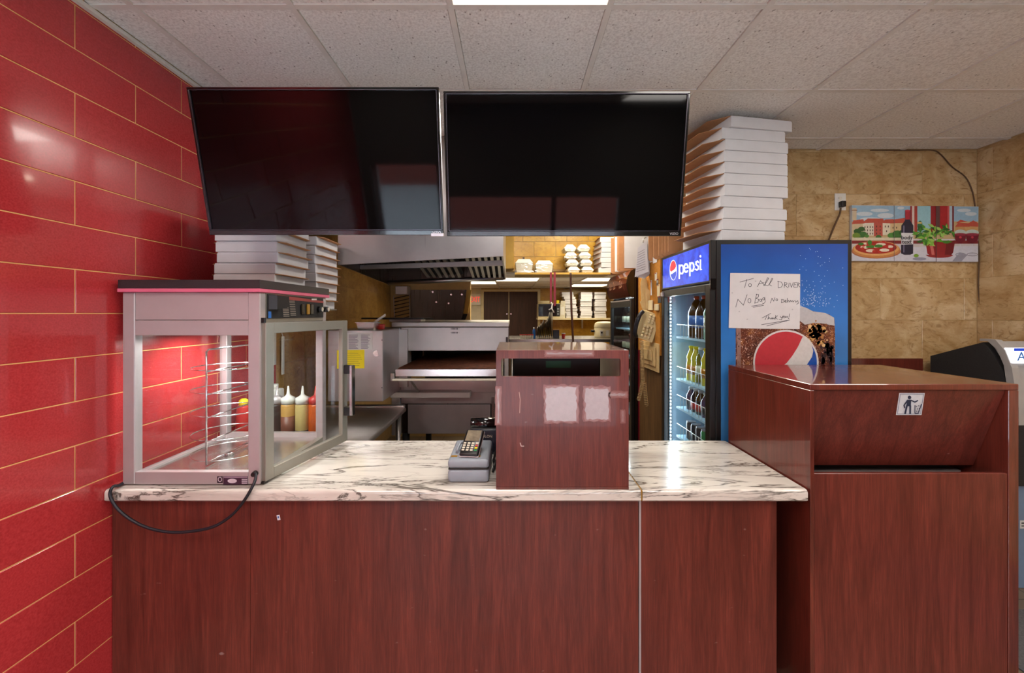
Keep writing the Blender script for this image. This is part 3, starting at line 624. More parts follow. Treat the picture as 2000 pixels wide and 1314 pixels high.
MB().box(-.006, .006, -.008, .008, dz1, dz1 + .02).build('hinge', 'black_plastic', door, M=Md); MB().box(-.006, .02, -.008, .008, dz0 - .008, dz0).build('hinge', 'black_plastic', door, M=Md)
# labels and cord
pr = Print(lambda x, y, l: P(x, y, WY0 + .001 - .0003 * l))
pr.rect(424, 930, 435, 943, (40, 24, 40)); pr.ell(429.5, 936, 4, 5, (200, 190, 200)); pr.ell(429.5, 936, 2.6, 3.4, (40, 24, 40)); pr.rect(436, 930, 484, 946, (60, 34, 56)); pr.rect(437, 930.5, 483, 933, (150, 128, 146)); pr.ell(453.5, 939, 9, 4.3, (200, 186, 196))
for r in range(3): pr.rect(472, 935 + r * 3.6, 483, 937.5 + r * 3.6, (180, 164, 176))
pr.build('rating_label', 'ink', fwm)
g0 = P(499, 924, WY0)
MB().cyl((g0.x, WY0, g0.z), (g0.x, WY0 - .018, g0.z), .012, .009).build('cord_gland', 'black_plastic', fwm)
cpts = [P(499, 924, 1.70), P(499, 935, 1.685), P(492, 952, 1.668), P(475, 980, 1.664), P(450, 1008, 1.664), P(415, 1029, 1.664), P(370, 1038, 1.664), P(330, 1039, 1.664), P(290, 1031, 1.664), P(258, 1016, 1.664), P(232, 996, 1.664), P(218, 976, 1.664), P(215, 962, 1.666), P(221, 950, 1.672)]
cpts += [Vector((-1.592, 1.70, CT + .009)), Vector((-1.60, 1.73, CT + .008)), Vector((-1.612, 1.80, CT + .008))]
def smooth(pts, n=4):
    out = []; N = len(pts)
    for i in range(N - 1):
        p0, p1, p2, p3 = pts[max(i - 1, 0)], pts[i], pts[i + 1], pts[min(i + 2, N - 1)]
        for k in range(n):
            t = k / n; out.append(.5 * ((2 * p1) + (p2 - p0) * t + (2 * p0 - 5 * p1 + 4 * p2 - p3) * t * t + (3 * p1 - p0 - 3 * p2 + p3) * t ** 3))
    return out + [pts[-1]]
MB().tube(smooth(cpts), .0058, 8).build('power_cord', 'rubber', fwm)

# ================================================================== waste cabinet
TX0, TX1, TY0, TY1, TZ = 1.19, P(1990, 0, 1.674).x, 1.674, 2.31, 1.368
tc = thing('waste_cabinet', 'tall reddish wood waste cabinet with flap and litter sticker beside the counter', 'cabinet', ((TX0 + TX1) / 2, 1.99, 0))
def px(x, Y=TY0): return P(x, 0, Y).x
def pz(y, Y=TY0): return P(0, y, Y).z
MB().box(TX0, TX1, TY0, TY1, pz(762), TZ, .002).build('top_board', 'cherry_clean', tc)
MB().box(TX0, px(1590.5), TY0, TY1, 0, pz(762) - .0005, .0015).build('side_board', 'cherry_clean', tc); MB().box(px(1970), TX1, TY0, TY1, 0, pz(762) - .0005, .0015).build('side_board', 'cherry_clean', tc)
MB().box(px(1590.5) + .001, px(1970) - .001, TY0 + .003, TY0 + .022, .03, pz(925), .0015).build('door', 'cherry', tc)
fl0, fl1 = px(1590.5) + .003, px(1970) - .003; yb = 1.80
fb = MB().hexa([(fl0, yb, pz(908, yb)), (fl1, yb, pz(908, yb)), (fl1, yb + .016, pz(908, yb)), (fl0, yb + .016, pz(908, yb)), (fl0, TY0 + .01, pz(763)), (fl1, TY0 + .01, pz(763)), (fl1, TY0 + .028, pz(763)), (fl0, TY0 + .028, pz(763))]).build('flap', 'cherry', tc)
box('back_board', 'dark_wood', px(1590.5), px(1970), TY1 - .018, TY1 - .002, 0, pz(762), tc)
box('liner_rim', 'alu', px(1590.5) + .02, px(1970) - .02, TY0 + .16, TY0 + .55, pz(925) - .06, pz(925) - .045, tc)
# litter sticker lies in the plane of the sloping flap
fa = Vector((0, TY0 + .01, pz(763))); fbm = Vector((0, yb, pz(908, yb))); fd = (fbm - fa).normalized(); fn = Vector((0, -fd.z, fd.y)); fn = fn if fn.y < 0 else -fn
def flap_pt(x, y, l):
    d = Vector(((x - 1000) / F, 1, -(y - 612) / F)); o = Vector((0, 0, EYE)); t = (fa - o).dot(fn) / d.dot(fn); return o + d * t + fn * .0004 * (l + 1)
pr = Print(flap_pt); q = lambda u, v: (1756 + u * 50 - v * 6.5, 767 + v * 43)
pr.poly([q(0, 0), q(1, 0), q(1, 1), q(0, 1)], (214, 216, 220)); K = (44, 52, 78)
pr.stroke([q(.05, .05), q(.95, .05), q(.95, .95), q(.05, .95), q(.05, .05)], .9, (90, 100, 130))
pr.ell(*q(.42, .2), 3.4, 3.6, K); pr.poly([q(.33, .3), q(.5, .3), q(.52, .6), q(.34, .6)], K); pr.stroke([q(.36, .58), q(.34, .92)], 3.4, K); pr.stroke([q(.49, .58), q(.53, .92)], 3.4, K); pr.stroke([q(.34, .33), q(.24, .55), q(.28, .66)], 2.4, K); pr.stroke([q(.5, .33), q(.64, .4), q(.74, .33)], 2.4, K)
pr.stroke([q(.66, .55), q(.70, .9), q(.84, .9), q(.9, .5)], 1.6, K)
for u, v in ((.72, .6), (.8, .56), (.76, .7), (.83, .68), (.74, .8), (.81, .8)): pr.ell(*q(u, v), 1.1, 1.1, K, 8)
pr.build('litter_sticker', 'ink', tc)
# ================================================================== televisions
def television(label, cx, y, z, tilt, logo):
    w, h = .975, .562; M = T((cx, y, z)) @ Matrix.Rotation(math.radians(tilt), 4, 'X')
    t = thing('television', label, 'television', (cx, y + .03, z), 'menu screens hung above the counter')
    MB().box(-w / 2 + .006, w / 2 - .006, .012, .045, .006, h - .006, .006).build('back_cover', 'black_plastic', t, M=M)
    b = .009; MB().box(-w / 2, w / 2, 0, .016, 0, .02, .002).box(-w / 2, w / 2, 0, .016, h - b, h, .002).box(-w / 2, -w / 2 + b, 0, .016, .02, h - b, .002).box(w / 2 - b, w / 2, 0, .016, .02, h - b, .002).build('bezel', 'black_gloss', t, M=M)
    c = .0025; MB().box(-w / 2 + b, w / 2 - b, -.0006, .006, .02, .02 + c).box(-w / 2 + b, w / 2 - b, -.0006, .006, h - b - c, h - b).box(-w / 2 + b, -w / 2 + b + c, -.0006, .006, .02, h - b).box(w / 2 - b - c, w / 2 - b, -.0006, .006, .02, h - b).build('rim', 'tv_rim', t, M=M)
    MB().box(-w / 2 + b, w / 2 - b, .005, .012, .02, h - b).build('screen', 'screen', t, M=M)
    text('logo', 'VIZIO', 'alu', t, M @ T((w / 2 - .03, -.0008, .0095)) @ FACE_CAM, .014)
    if logo: MB().box(w / 2 - .055, w / 2, -.002, .012, -.006, .008, .002).build('badge', 'alu', t, M=M)
    MB().box(-.2, .2, .045, .06, .12, .42, .003).build('mount_plate', 'black_plastic', t, M=M)
    p = M @ Vector((0, .06, .27)); MB().box(cx - .025, cx + .025, p.y, 2.47, p.z - .03, p.z + .03).build('mount_arm', 'black_plastic', t); MB().box(cx - .03, cx + .03, 2.42, 2.48, p.z - .05, HC - .012).box(cx - .08, cx + .08, 2.38, 2.52, HC - .02, HC - .0055).build('ceiling_pole', 'black_plastic', t)
    return t
television('black flat television hung next to the red tile wall, screen off', -.770, 1.745, 1.9756, 13.1, True)
television('black flat television hung next to the tall stack of white pizza boxes, screen off', .2165, 1.749, 1.972, 9.9, False)

# ================================================================== pizza boxes
def pizza_box(name, label, s, h, flap, group, loc, rz=0, cat='pizza box'):
    t = thing(name, label, cat, loc, group, rz)
    MB().box(-s / 2, s / 2, -s / 2, s / 2, 0, h - .0065, .0015).build('tray', 'white_card', t, True)
    MB().box(-s / 2 + .003, s / 2 - .003, -s / 2 + .003, s / 2 - .003, h - .0065, h - .001).build('lid', 'white_card', t, True)
    for sg in (-1, 1):
        b = MB(); x0 = sg * s / 2; x1 = sg * (s / 2 + flap); zf = h - .002; dr = .0
        b.prism([(x0, -s / 2 + .004, zf), (x1, -s / 2 + flap * 1.1, zf - dr), (x1, s / 2 - flap * .5, zf - dr), (x0, s / 2 - .004, zf)], (0, 0, -.003)); b.build('side_flap', 'kraft', t, True)
    return t
# tall stack on the blue fridge
ORD = ['lowest', 'second lowest', 'third lowest', 'fourth lowest', 'fifth lowest', 'sixth lowest', 'fifth from the top', 'fourth from the top', 'third from the top', 'second from the top', 'topmost']
lx = [(1390, 1526), (1391, 1528), (1394, 1531), (1386, 1523), (1396, 1533), (1395, 1533), (1395, 1533), (1395, 1532), (1395, 1535), (1387, 1531), (1404, 1541)]
BS = .404; BH = .0652; p0 = None; FT = 2.066
for i, (a, b_) in enumerate(lx):
    x = (P(a, 0, 2.4).x + P(b_, 0, 2.4).x) / 2 + .03; lab = f'white pizza box, {ORD[i]} of the tall stack on the blue fridge'
    loc = (x, 2.40 + BS / 2 + .03, FT + i * BH); rz = math.radians(8.5 + (2.5 if i == 10 else 0) + random.uniform(-.6, .6))
    if p0 is None: p0 = pizza_box('pizza_box', lab, BS, BH - .001, .085, 'white pizza boxes in the tall stack on the blue fridge', loc, rz)
    else: dup(p0, loc, rz, lab)
# two stacks on the wall shelf behind the warmer
sh = thing('wall_shelf', 'steel shelf on the red wall behind the warmer carrying small pizza boxes', 'shelf', (WL, 2.45, 1.655))
box('board', 'steel', WL + .001, -1.16, 2.42, 2.78, 1.670, 1.678, sh); 
for y in (2.46, 2.72): MB().prism([(WL + .001, y, 1.670), (-1.4, y, 1.670), (WL + .001, y, 1.52)], (0, .006, 0)).build('bracket', 'steel', sh)
p1 = None; SH = .053
for n, (cx, cy, cnt, gl) in enumerate(((-1.297, 2.20, 7, 1.7925), (-1.297, 2.60, 8, 1.6785))):
    for i in range(cnt):
        lab = f'small white pizza box, {ORD[i]} of the stack ' + ('on the warmer', 'on the wall shelf')[n]
        loc = (cx + random.uniform(-.008, .008) - (.006 if i < 2 else 0), cy + random.uniform(-.005, .005), gl + i * SH)
        if n == 0 and i == 0: p1 = pizza_box('small_pizza_box', lab, .30, SH - .001, .03, 'small pizza boxes behind the television', loc)
        else: dup(p1, loc, random.uniform(-.02, .02), lab)

# ================================================================== drinks
def bottle(name, label, cat, prof, liquid, cap, lab_mat, lz, group, r, caph):
    t = thing(name, label, cat, (0, 0, 0), group)
    MB().lathe(prof, n=14).build('body', liquid, t, True); H = prof[-1][1]
    MB().lathe([(prof[-1][0] + .003, H - .004), (prof[-1][0] + .003, H + caph)], n=12).build('cap', cap, t, True)
    if lab_mat: MB().lathe([(r + .0008, lz[0]), (r + .0008, lz[1])], n=14).build('label_band', lab_mat, t, True)
    return t
plain('drink_dark', (36, 20, 22), .15, coat=.5); plain('drink_amber', (176, 110, 28), .15, coat=.5); plain('drink_pale', (204, 206, 176), .15, coat=.5); plain('drink_yellow', (206, 190, 60), .2, coat=.4); plain('drink_purple', (74, 52, 84), .2, coat=.4); plain('drink_lime', (140, 176, 70), .2, coat=.4)
BP = [(.030, 0), (.033, .01), (.033, .11), (.028, .14), (.033, .16), (.014, .21), (.013, .225)]
SP = [(.030, 0), (.033, .008), (.033, .09), (.03, .105), (.014, .135), (.013, .145)]
CP = [(.028, 0), (.033, .008), (.033, .108), (.027, .12), (.027, .122)]
LP = [(.05, 0), (.054, .012), (.054, .17), (.03, .235), (.014, .255), (.014, .262)]

# ================================================================== blue drinks fridge
X0, X1, Y0, Y1, ZT = 1.12, P(1664, 0, 2.365).x, 2.365, 3.135, 2.065
fr = thing('drinks_fridge', 'black drinks fridge with bright blue cola graphics on its side and lit header', 'fridge', ((X0 + X1) / 2, 2.75, 0))
MB().box(X0 + .03, X1, Y0, Y0 + .035, .08, ZT, .003).build('side_panel', 'black_plastic', fr); MB().box(X0 + .03, X1, Y1 - .035, Y1, .08, ZT, .003).build('side_panel', 'black_plastic', fr)
box('back_panel', 'fridge_in', X1 - .03, X1 - .001, Y0 + .035, Y1 - .035, .08, ZT, fr); MB().box(X0 + .03, X1, Y0 + .035, Y1 - .035, 1.83, ZT, .002).build('top_panel', 'black_plastic', fr)
MB().box(X0 + .03, X1, Y0, Y1, .0, .08).build('plinth', 'black_matte', fr); box('cabinet_floor', 'fridge_in', X0 + .03, X1 - .03, Y0 + .035, Y1 - .035, .081, .3, fr)
box('inner_wall', 'fridge_in', X0 + .04, X1 - .03, Y0 + .036, Y0 + .045, .3, 1.83, fr); box('inner_wall', 'fridge_in', X0 + .04, X1 - .03, Y1 - .045, Y1 - .036, .3, 1.83, fr)
hz0, hz1 = 1.825, ZT
MB().box(X0, X0 + .03, Y0, Y1, hz0, hz1, .003).build('header', 'black_plastic', fr)
hs = box('header_sign', 'blue_sign', X0 - .0015, X0 - .0003, Y0 + .022, Y1 - .025, hz0 + .012, hz1 - .018, fr)
m, nt, b = newmat('ink_lit'); a = nt.nodes.new('ShaderNodeVertexColor'); a.layer_name = 'ink'; nt.links.new(a.outputs[0], b.inputs['Base Color']); nt.links.new(a.outputs[0], b.inputs['Emission Color']); setin(b, ems=.7, rough=.3); MAT['ink_lit'] = m
pr = Print(lambda x, y, l: PX(1220 + x / 3.128, 460 + y / 3.128, X0 - .0015 - .0003 * l)); WHT = (240, 242, 250)
pr.ell(290, 214, 22, 66, (30, 74, 190)); pr.ell(297, 211, 22, 62, WHT)
pr.poly([(277, 215), (277, 195), (281, 175), (287, 160), (297, 152), (307, 158), (313, 175), (314, 190), (306, 205), (296, 212), (285, 222)], (204, 44, 60))
pr.poly([(280, 238), (292, 232), (305, 222), (316, 215), (316, 235), (311, 256), (303, 268), (296, 270), (287, 260)], (24, 64, 176))
def S(pts, w=8): pr.stroke(pts, w, WHT)
S([(334, 180), (334, 262)]); S(arc(347, 207, 13, 27, 180, 540)); S(arc(375, 198, 12, 25, 0, -320, 14) ); S([(364, 199), (387, 196)], 7); S([(398, 166), (398, 246)]); S(arc(411, 191, 12, 26, 180, 540))
S([(451, 164), (444, 156), (436, 162), (436, 176), (450, 188), (450, 203), (441, 211), (432, 204)]); S([(463, 148), (463, 208)]); pr.ell(463, 126, 5, 8, WHT, 10); pr.ell(471, 207, 2, 3, WHT, 8)
pr.build('header_lettering', 'ink_lit', hs)
# door
dz0, dz1 = .12, hz0 - .008; XD = X0
door = MB().box(XD - .004, XD + .028, Y0 + .002, Y0 + .062, dz0, dz1, .003).box(XD - .004, XD + .028, Y1 - .05, Y1 - .002, dz0, dz1, .003).box(XD - .004, XD + .028, Y0 + .062, Y1 - .05, dz1 - .045, dz1, .003).box(XD - .004, XD + .028, Y0 + .062, Y1 - .05, dz0, dz0 + .07, .003).build('door', 'black_plastic', fr)
box('glass_pane', 'fridge_glass', XD + .008, XD + .012, Y0 + .06, Y1 - .048, dz0 + .07, dz1 - .044, door)
MB().box(XD - .016, XD - .004, Y1 - .05, Y1 - .012, dz1 - .04, dz1 - .012, .002).build('lock', 'alu', door); MB().box(XD - .006, XD + .028, Y0 - .008, Y0, dz1 - .03, dz1 + .03, .002).build('hinge', 'black_gloss', door)
led = MB().box(XD + .03, XD + .034, Y1 - .105, Y1 - .085, .32, 1.78).build('led_strip', 'alu', fr)
lb = MB()
for i in range(58): lb.box(XD + .026, XD + .0305, Y1 - .101, Y1 - .089, .34 + i * .0248, .352 + i * .0248)
lo = lb.build('led_beads', 'led', led); lo['kind'] = 'stuff'
area('fridge_led_light', (XD + .06, Y1 - .06, 1.05), (math.pi / 2, 0, math.pi * .86), .03, 1.4, 6, (.86, .95, 1.0))
SHZ = (1.486, 1.187, .985, .78)
for z in SHZ:
    sh_ = box('shelf', 'fridge_in', X0 + .06, X1 - .06, Y0 + .047, Y1 - .12, z - .012, z, fr)
    g = MB().tube([(X0 + .062, Y0 + .05, z + .085), (X0 + .062, Y1 - .13, z + .085)], .0022, 6)
    for k in range(12): g.tube([(X0 + .062, Y0 + .06 + k * .047, z), (X0 + .062, Y0 + .06 + k * .047, z + .085)], .0016, 6)
    g.build('wire_front', 'white_plastic', sh_)
protos = {
 'cola': bottle('cola_bottle', '', 'bottle', LP, 'drink_dark', 'red_plastic', 'blue_plastic', (.07, .15), None, .054, .018),
 'lime': bottle('soda_bottle', '', 'bottle', LP, 'green_plastic', 'green_plastic', 'drink_pale', (.07, .15), None, .054, .018),
 'juice': bottle('juice_bottle', '', 'bottle', BP, 'drink_yellow', 'yellow_paper', 'drink_amber', (.05, .11), None, .033, .014),
 'tea': bottle('tea_bottle', '', 'bottle', BP, 'bottle_clear', 'white_plastic', 'drink_amber', (.06, .12), None, .033, .014),
 'water': bottle('water_bottle', '', 'bottle', BP, 'bottle_clear', 'white_plastic', 'drink_pale', (.06, .12), None, .033, .014),
 'grape': bottle('grape_bottle', '', 'bottle', SP, 'drink_purple', 'white_plastic', 'navy', (.02, .07), None, .033, .014),
 'mini': bottle('small_cola_bottle', '', 'bottle', SP, 'drink_dark', 'white_plastic', 'red_plastic', (.02, .07), None, .033, .014),
 'can': bottle('drink_can', '', 'can', CP, 'green_plastic', 'alu', None, None, None, .033, .001),
 'can2': bottle('drink_can', '', 'can', CP, 'navy', 'alu', None, None, None, .033, .001)}
rows = [(0, ['lime', 'lime', 'cola', 'cola'], .115, 'large soda bottles on the top fridge shelf'), (1, ['water', 'tea', 'water', 'juice', 'water', 'juice', 'juice'], .075, 'bottles on the second fridge shelf'),
        (2, ['grape', 'grape', 'mini', 'grape', 'mini', 'mini', 'grape'], .075, 'small bottles on the third fridge shelf'), (3, ['can', 'can2', 'can2', 'can', 'can2', 'can2', 'can2'], .075, 'cans on the lowest lit fridge shelf')]
word = {'lime': 'large green soda bottle with pale label', 'cola': 'large dark cola bottle with blue label', 'water': 'clear water bottle with white cap', 'tea': 'clear bottle with amber label and white cap', 'juice': 'yellow juice bottle with amber label',
        'grape': 'small purple drink bottle', 'mini': 'small dark cola bottle with red label', 'can': 'green soda can', 'can2': 'dark blue drink can'}
shn = ('top', 'second', 'third', 'lowest lit')
for si, kinds, step, grp in rows:
    for c_, xx in enumerate((X0 + .125, X0 + .25)):
        for k, kd in enumerate(kinds):
            if c_ and kd in ('can',): kd = 'can2'
            d_ = dup(protos[kd], (xx, Y0 + .10 + (.02 if si == 0 else 0) + k * step, SHZ[si]), random.uniform(0, 6), f'{word[kd]}, {"front" if not c_ else "second"} row of the blue fridge\'s {shn[si]} shelf', grp)
            if si == 3 and not c_ and k == 0:
                d_.rotation_euler = (0, 0, 0)
for o in protos.values():
    for ch in list(o.children): bpy.data.objects.remove(ch)
    bpy.data.objects.remove(o)
can0 = [o for o in COL.objects if o.name.startswith('drink_can') and o.get('label', '').startswith('green soda can') and abs(o.location.y - (Y0 + .10)) < .01 and not o.parent]
if can0:
    text('lettering', 'Sprite', 'white_plastic', can0[0], T((X0 + .125 - .0345, Y0 + .10, SHZ[3] + .065)) @ FACE_LEFT, .03)
# side graphic
G = Y0 - .001
pnl = MB().quad(P(1408, 477, G), P(1656, 476, G), P(1656, 1150, G), P(1408, 1150, G)).build('side_graphic', 'blue_print', fr)
def gl(x, y, l): return P(x, y, G - .0004 * l)
cola = [P(1437, 600, G - .0004), P(1450, 594, G - .0004), P(1560, 597, G - .0004), P(1586, 607, G - .0004), P(1620, 614, G - .0004), P(1630, 624, G - .0004), P(1631, 660, G - .0004), P(1630, 900, G - .0004), P(1437, 900, G - .0004)]
me = bpy.data.meshes.new('cola_glass_print'); me.from_pydata([c - fr.location for c in cola], [], [list(range(len(cola)))]); link('cola_glass_print', me, 'cola_print', pnl)
pr = Print(gl); pr.layer = 2
random.seed(11)
pr.poly([(1562, 597), (1575, 601), (1588, 608), (1612, 611), (1629, 620), (1630, 636), (1610, 632), (1592, 630), (1572, 634), (1562, 626)], (178, 176, 178)); pr.build('ice_print', 'ink', pnl); pr = Print(gl); pr.layer = 3; pr.poly([(1437, 602), (1447, 600), (1447, 720), (1440, 720)], (140, 108, 100)); pr.build('glass_edge_print', 'ink', pnl); pr = Print(gl); pr.layer = 4;
pr.build('liquid_print', 'ink', pnl) if pr.v else None
pr = Print(gl); pr.layer = 4
for i in range(70):
    x, y = random.gauss(1597, 11), random.gauss(648, 14); a = random.uniform(0, 3); s_ = random.uniform(2, 6)
    if 1566 < x < 1622 and y > 626: pr.poly([(x + s_ * math.cos(a + k * 1.2566) * random.uniform(.6, 1.2), y + s_ * math.sin(a + k * 1.2566) * random.uniform(.6, 1.2)) for k in range(5)], random.choice([(196, 150, 92), (160, 108, 60), (214, 178, 126), (120, 72, 44), (90, 54, 40)]), 5)
for i in range(30):
    x, y = random.uniform(1604, 1626), random.uniform(668, 715); pr.ell(x, y, random.uniform(2, 5), random.uniform(3, 7), random.choice([(44, 26, 40), (60, 34, 40), (36, 22, 34)]), 8, layer=4)
pr.build('ice_cube_print', 'ink', pnl)['kind'] = 'stuff'; pr = Print(gl)
pr.build('ice_print', 'ink', pnl); pr = Print(gl)
for i in range(120):
    pr.ell(1545 + random.gauss(40, 26), 600 - abs(random.gauss(0, 24)), .7, .7, (206, 220, 236), 6, layer=4)
for i in range(30): pr.ell(random.uniform(1560, 1650), random.uniform(485, 590), .7, .7, (200, 220, 240), 6, layer=4)
for i in range(60): pr.ell(random.uniform(1438, 1475), random.uniform(645, 740), 1.1, 1.1, (214, 180, 168), 6, layer=4)
pr.build('bubble_print', 'ink', pnl)['kind'] = 'stuff'; pr = Print(gl); pr.layer = 5; cx, cy, r = 1535, 708, 64
pr.ell(cx, cy, r, r, (208, 206, 206), 48); rr = r - 3.5
A = lambda a, q=rr: (cx + q * math.cos(math.radians(a)), cy + q * math.sin(math.radians(a)))
pr.poly([A(a) for a in range(150, 307, 6)] + [(1568, 657), (1558, 678), (1548, 694), (1537, 708), (1520, 722), (1496, 733), (1480, 737)], (186, 52, 64))
pr.poly([A(a) for a in range(-34, 101, 5)] + [(1535, 762), (1560, 735), (1578, 709), (1586, 697), (1588.5, 685)], (24, 78, 168))
pr.build('globe_print', 'ink', pnl)
# handwritten notice
nt_ = thing('handwritten_note', 'white paper note to drivers handwritten in black, taped on blue fridge side', 'note', P(1490, 642, G - .004))
def cr(x, y): return (1380 + x / 4.381, 460 + y / 4.381)
pp = [cr(203, 320), cr(801, 328), cr(801, 480), cr(797, 800), cr(500, 797), cr(190, 790)]
MB().prism([P(x, y, G - .005) for x, y in pp], (0, .0012, 0)).build('sheet', 'paper', nt_)
pr = Print(lambda x, y, l: P(*cr(x, y), G - .0052)); INK = (46, 46, 56)
def circ(x, y, rx, ry): return arc(x, y, rx, ry, -90, 280, 12)
hw = [[(285, 398), (402, 366)], [(345, 374), (325, 447)], circ(372, 424, 12, 14), [(435, 437), (462, 386), (500, 430)], [(444, 414), (492, 402)], [(487, 430), (515, 395), (532, 364), (522, 360), (505, 400), (505, 425), (525, 428), (552, 395), (568, 368), (558, 366), (542, 405), (541, 424), (558, 431)],
 [(612, 390), (613, 447)], [(608, 392), (640, 398), (652, 420), (640, 440), (613, 447)], [(668, 400), (665, 446)], [(668, 402), (688, 405), (688, 416), (668, 423), (697, 447)], [(706, 405), (703, 441)], [(715, 406), (726, 443), (742, 400)], [(772, 402), (750, 404), (746, 440), (772, 441)], [(748, 421), (766, 420)], [(780, 402), (778, 443)], [(780, 403), (797, 410), (780, 421), (799, 440)],
 [(250, 612), (268, 545), (315, 596), (347, 505)], circ(367, 557, 13, 20), [(428, 500), (412, 578)], [(424, 502), (446, 505), (444, 524), (424, 536), (446, 546), (440, 570), (411, 579)], circ(462, 553, 9, 10), [(471, 543), (474, 565)], circ(488, 541, 9, 10), [(498, 528), (502, 566), (488, 583), (478, 578)], [(385, 603), (480, 590)], [(398, 613), (488, 597)],
 [(545, 578), (560, 535), (574, 562), (586, 530)], circ(601, 549, 8, 9), [(644, 545), (641, 576)], [(640, 546), (662, 550), (664, 566), (641, 576)], [(668, 563), (682, 560), (677, 551), (669, 560), (674, 571), (686, 569)], [(691, 535), (690, 570)], [(698, 553), (697, 570)], [(703, 553), (711, 569), (719, 553), (724, 566), (735, 556), (740, 568), (752, 556)], [(758, 555), (764, 570), (780, 555), (786, 578), (770, 588)],
 [(475, 705), (550, 665)], [(517, 684), (500, 722)], [(533, 680), (524, 716), (536, 700), (546, 714)], [(560, 702), (550, 710), (562, 713), (565, 702), (570, 713), (578, 702), (583, 714)], [(592, 680), (586, 718)], [(608, 685), (589, 702), (607, 716)], [(630, 690), (640, 706), (656, 686), (640, 722), (620, 716)], circ(664, 697, 7, 8), [(674, 690), (678, 703), (690, 690), (692, 704)], [(711, 668), (705, 698)], circ(703, 708, 2, 2), [(470, 762), (712, 722)], [(515, 772), (690, 728)]]
for s_ in hw: pr.stroke(s_, 4.2, INK, 0)
pr.build('handwriting', 'ink', nt_)['kind'] = 'stuff'; pr = Print(lambda x, y, l: P(*cr(x, y), G - .0051))
for x, y in ((348, 716), (280, 650), (440, 462), (735, 632), (220, 490), (420, 390)): pr.ell(x, y, 7, 5, (176, 174, 176), 10, layer=0)
pr.build('water_stains', 'ink', nt_)['kind'] = 'stuff'

# ================================================================== wall socket, lead, cable, canvas picture
so = thing('wall_socket', 'white double wall socket on the beige tiles above the blue fridge', 'socket', P(1640, 412, WB - .004))
MB().box(P(1629.5, 0, WB).x, P(1651, 0, WB).x, WB - .007, WB - .001, P(0, 411, WB).z, P(0, 378, WB).z, .002).build('plate', 'white_plastic', so)
MB().cyl(P(1640, 388, WB - .007), P(1640, 388, WB - .010), .015).build('outlet', 'ivory', so)
for dx in (-.005, .005):
    q0 = P(1640, 387, WB - .0102); MB().box(q0.x + dx - .001, q0.x + dx + .001, WB - .0112, WB - .0102, q0.z - .004, q0.z + .004).build('slot', 'black_matte', so)
pl = thing('fridge_lead', 'black fridge power lead plugged into the white wall socket', 'cord', P(1642, 410, WB - .03))
q0 = P(1642, 400, WB - .012); MB().box(q0.x - .016, q0.x + .016, WB - .045, WB - .0105, q0.z - .02, q0.z + .022, .005, 2).build('plug', 'black_plastic', pl)
MB().tube(smooth([P(1642, 406, WB - .03), P(1640, 418, WB - .03), P(1632, 436, WB - .025), P(1624, 455, WB - .025), P(1615, 480, WB - .03), P(1610, 500, WB - .03)]), .006).build('cable', 'brown_cord', pl)
tag(MB().tube(smooth([P(1700, 293.5, WB - .006), P(1780, 293.5, WB - .006), P(1822, 293.5, WB - .006), P(1838, 302, WB - .006), P(1860, 326, WB - .006), P(1885, 345, WB - .006), P(1898, 370, WB - .006), P(1904, 398, WB - .006), P(1907, 430, WB - .008), P(1910, 470, WB - .012), P(1913, 500, WB - .02), P(1911, 560, WB - .012), P(1917, 640, WB - .02), P(1915, 700, WB - .02)]), .004).build('wall_cable', 'brown_cord'), 'thin brown cable running from the ceiling down the corner of the beige tiled walls', 'cable')

cv = thing('canvas_picture', 'three panel canvas print of pizza, wine bottle and basil pot on beige tiles', 'picture', P(1787, 511, WB - .02))
YC = WB - .024
def ck(x, y): return (1620 + x / 4.379, 260 + y / 4.379)
bl = [(190, 616), (555, 619), (915, 624), (1277, 627)]; bt = [(190, 1092), (555, 1094), (915, 1098), (1272, 1100)]
for i in range(3):
    a, b_, c_, d_ = ck(bl[i][0] + 1.5, bl[i][1]), ck(bl[i + 1][0] - 1.5, bl[i + 1][1]), ck(bt[i + 1][0] - 1.5, bt[i + 1][1]), ck(bt[i][0] + 1.5, bt[i][1])
    MB().prism([P(*a, YC), P(*b_, YC), P(*c_, YC), P(*d_, YC)], (0, .02, 0)).build('canvas_panel', 'white_card', cv)
random.seed(5)
pr = Print(lambda x, y, l: P(*ck(x, y), YC - .00003 * l))
R_ = pr.rect; PO = pr.poly; EL = pr.ell
PO([(192, 618), (1274, 629), (1272, 760), (192, 760)], (150, 184, 206))
for x, y, rx, ry in ((300, 690, 70, 18), (430, 660, 80, 14), (480, 705, 70, 22), (350, 735, 90, 16), (610, 640, 30, 12), (1150, 660, 60, 14), (1210, 690, 50, 16), (800, 660, 30, 20)): EL(x, y, rx, ry, (204, 214, 220))
R_(192, 755, 1272, 905, (196, 172, 128)); EL(250, 850, 60, 60, (70, 120, 60)); EL(590, 870, 80, 50, (64, 100, 44))
for x0, x1, y0, y1, c_ in ((192, 285, 775, 880, (206, 186, 150)), (285, 380, 765, 875, (222, 214, 196)), (380, 455, 760, 880, (186, 84, 72)), (455, 520, 765, 870, (224, 214, 190)), (520, 640, 770, 870, (214, 186, 140)), (1075, 1160, 795, 850, (196, 150, 96)), (1160, 1272, 790, 850, (204, 160, 104))): R_(x0, y0, x1, y1, c_)
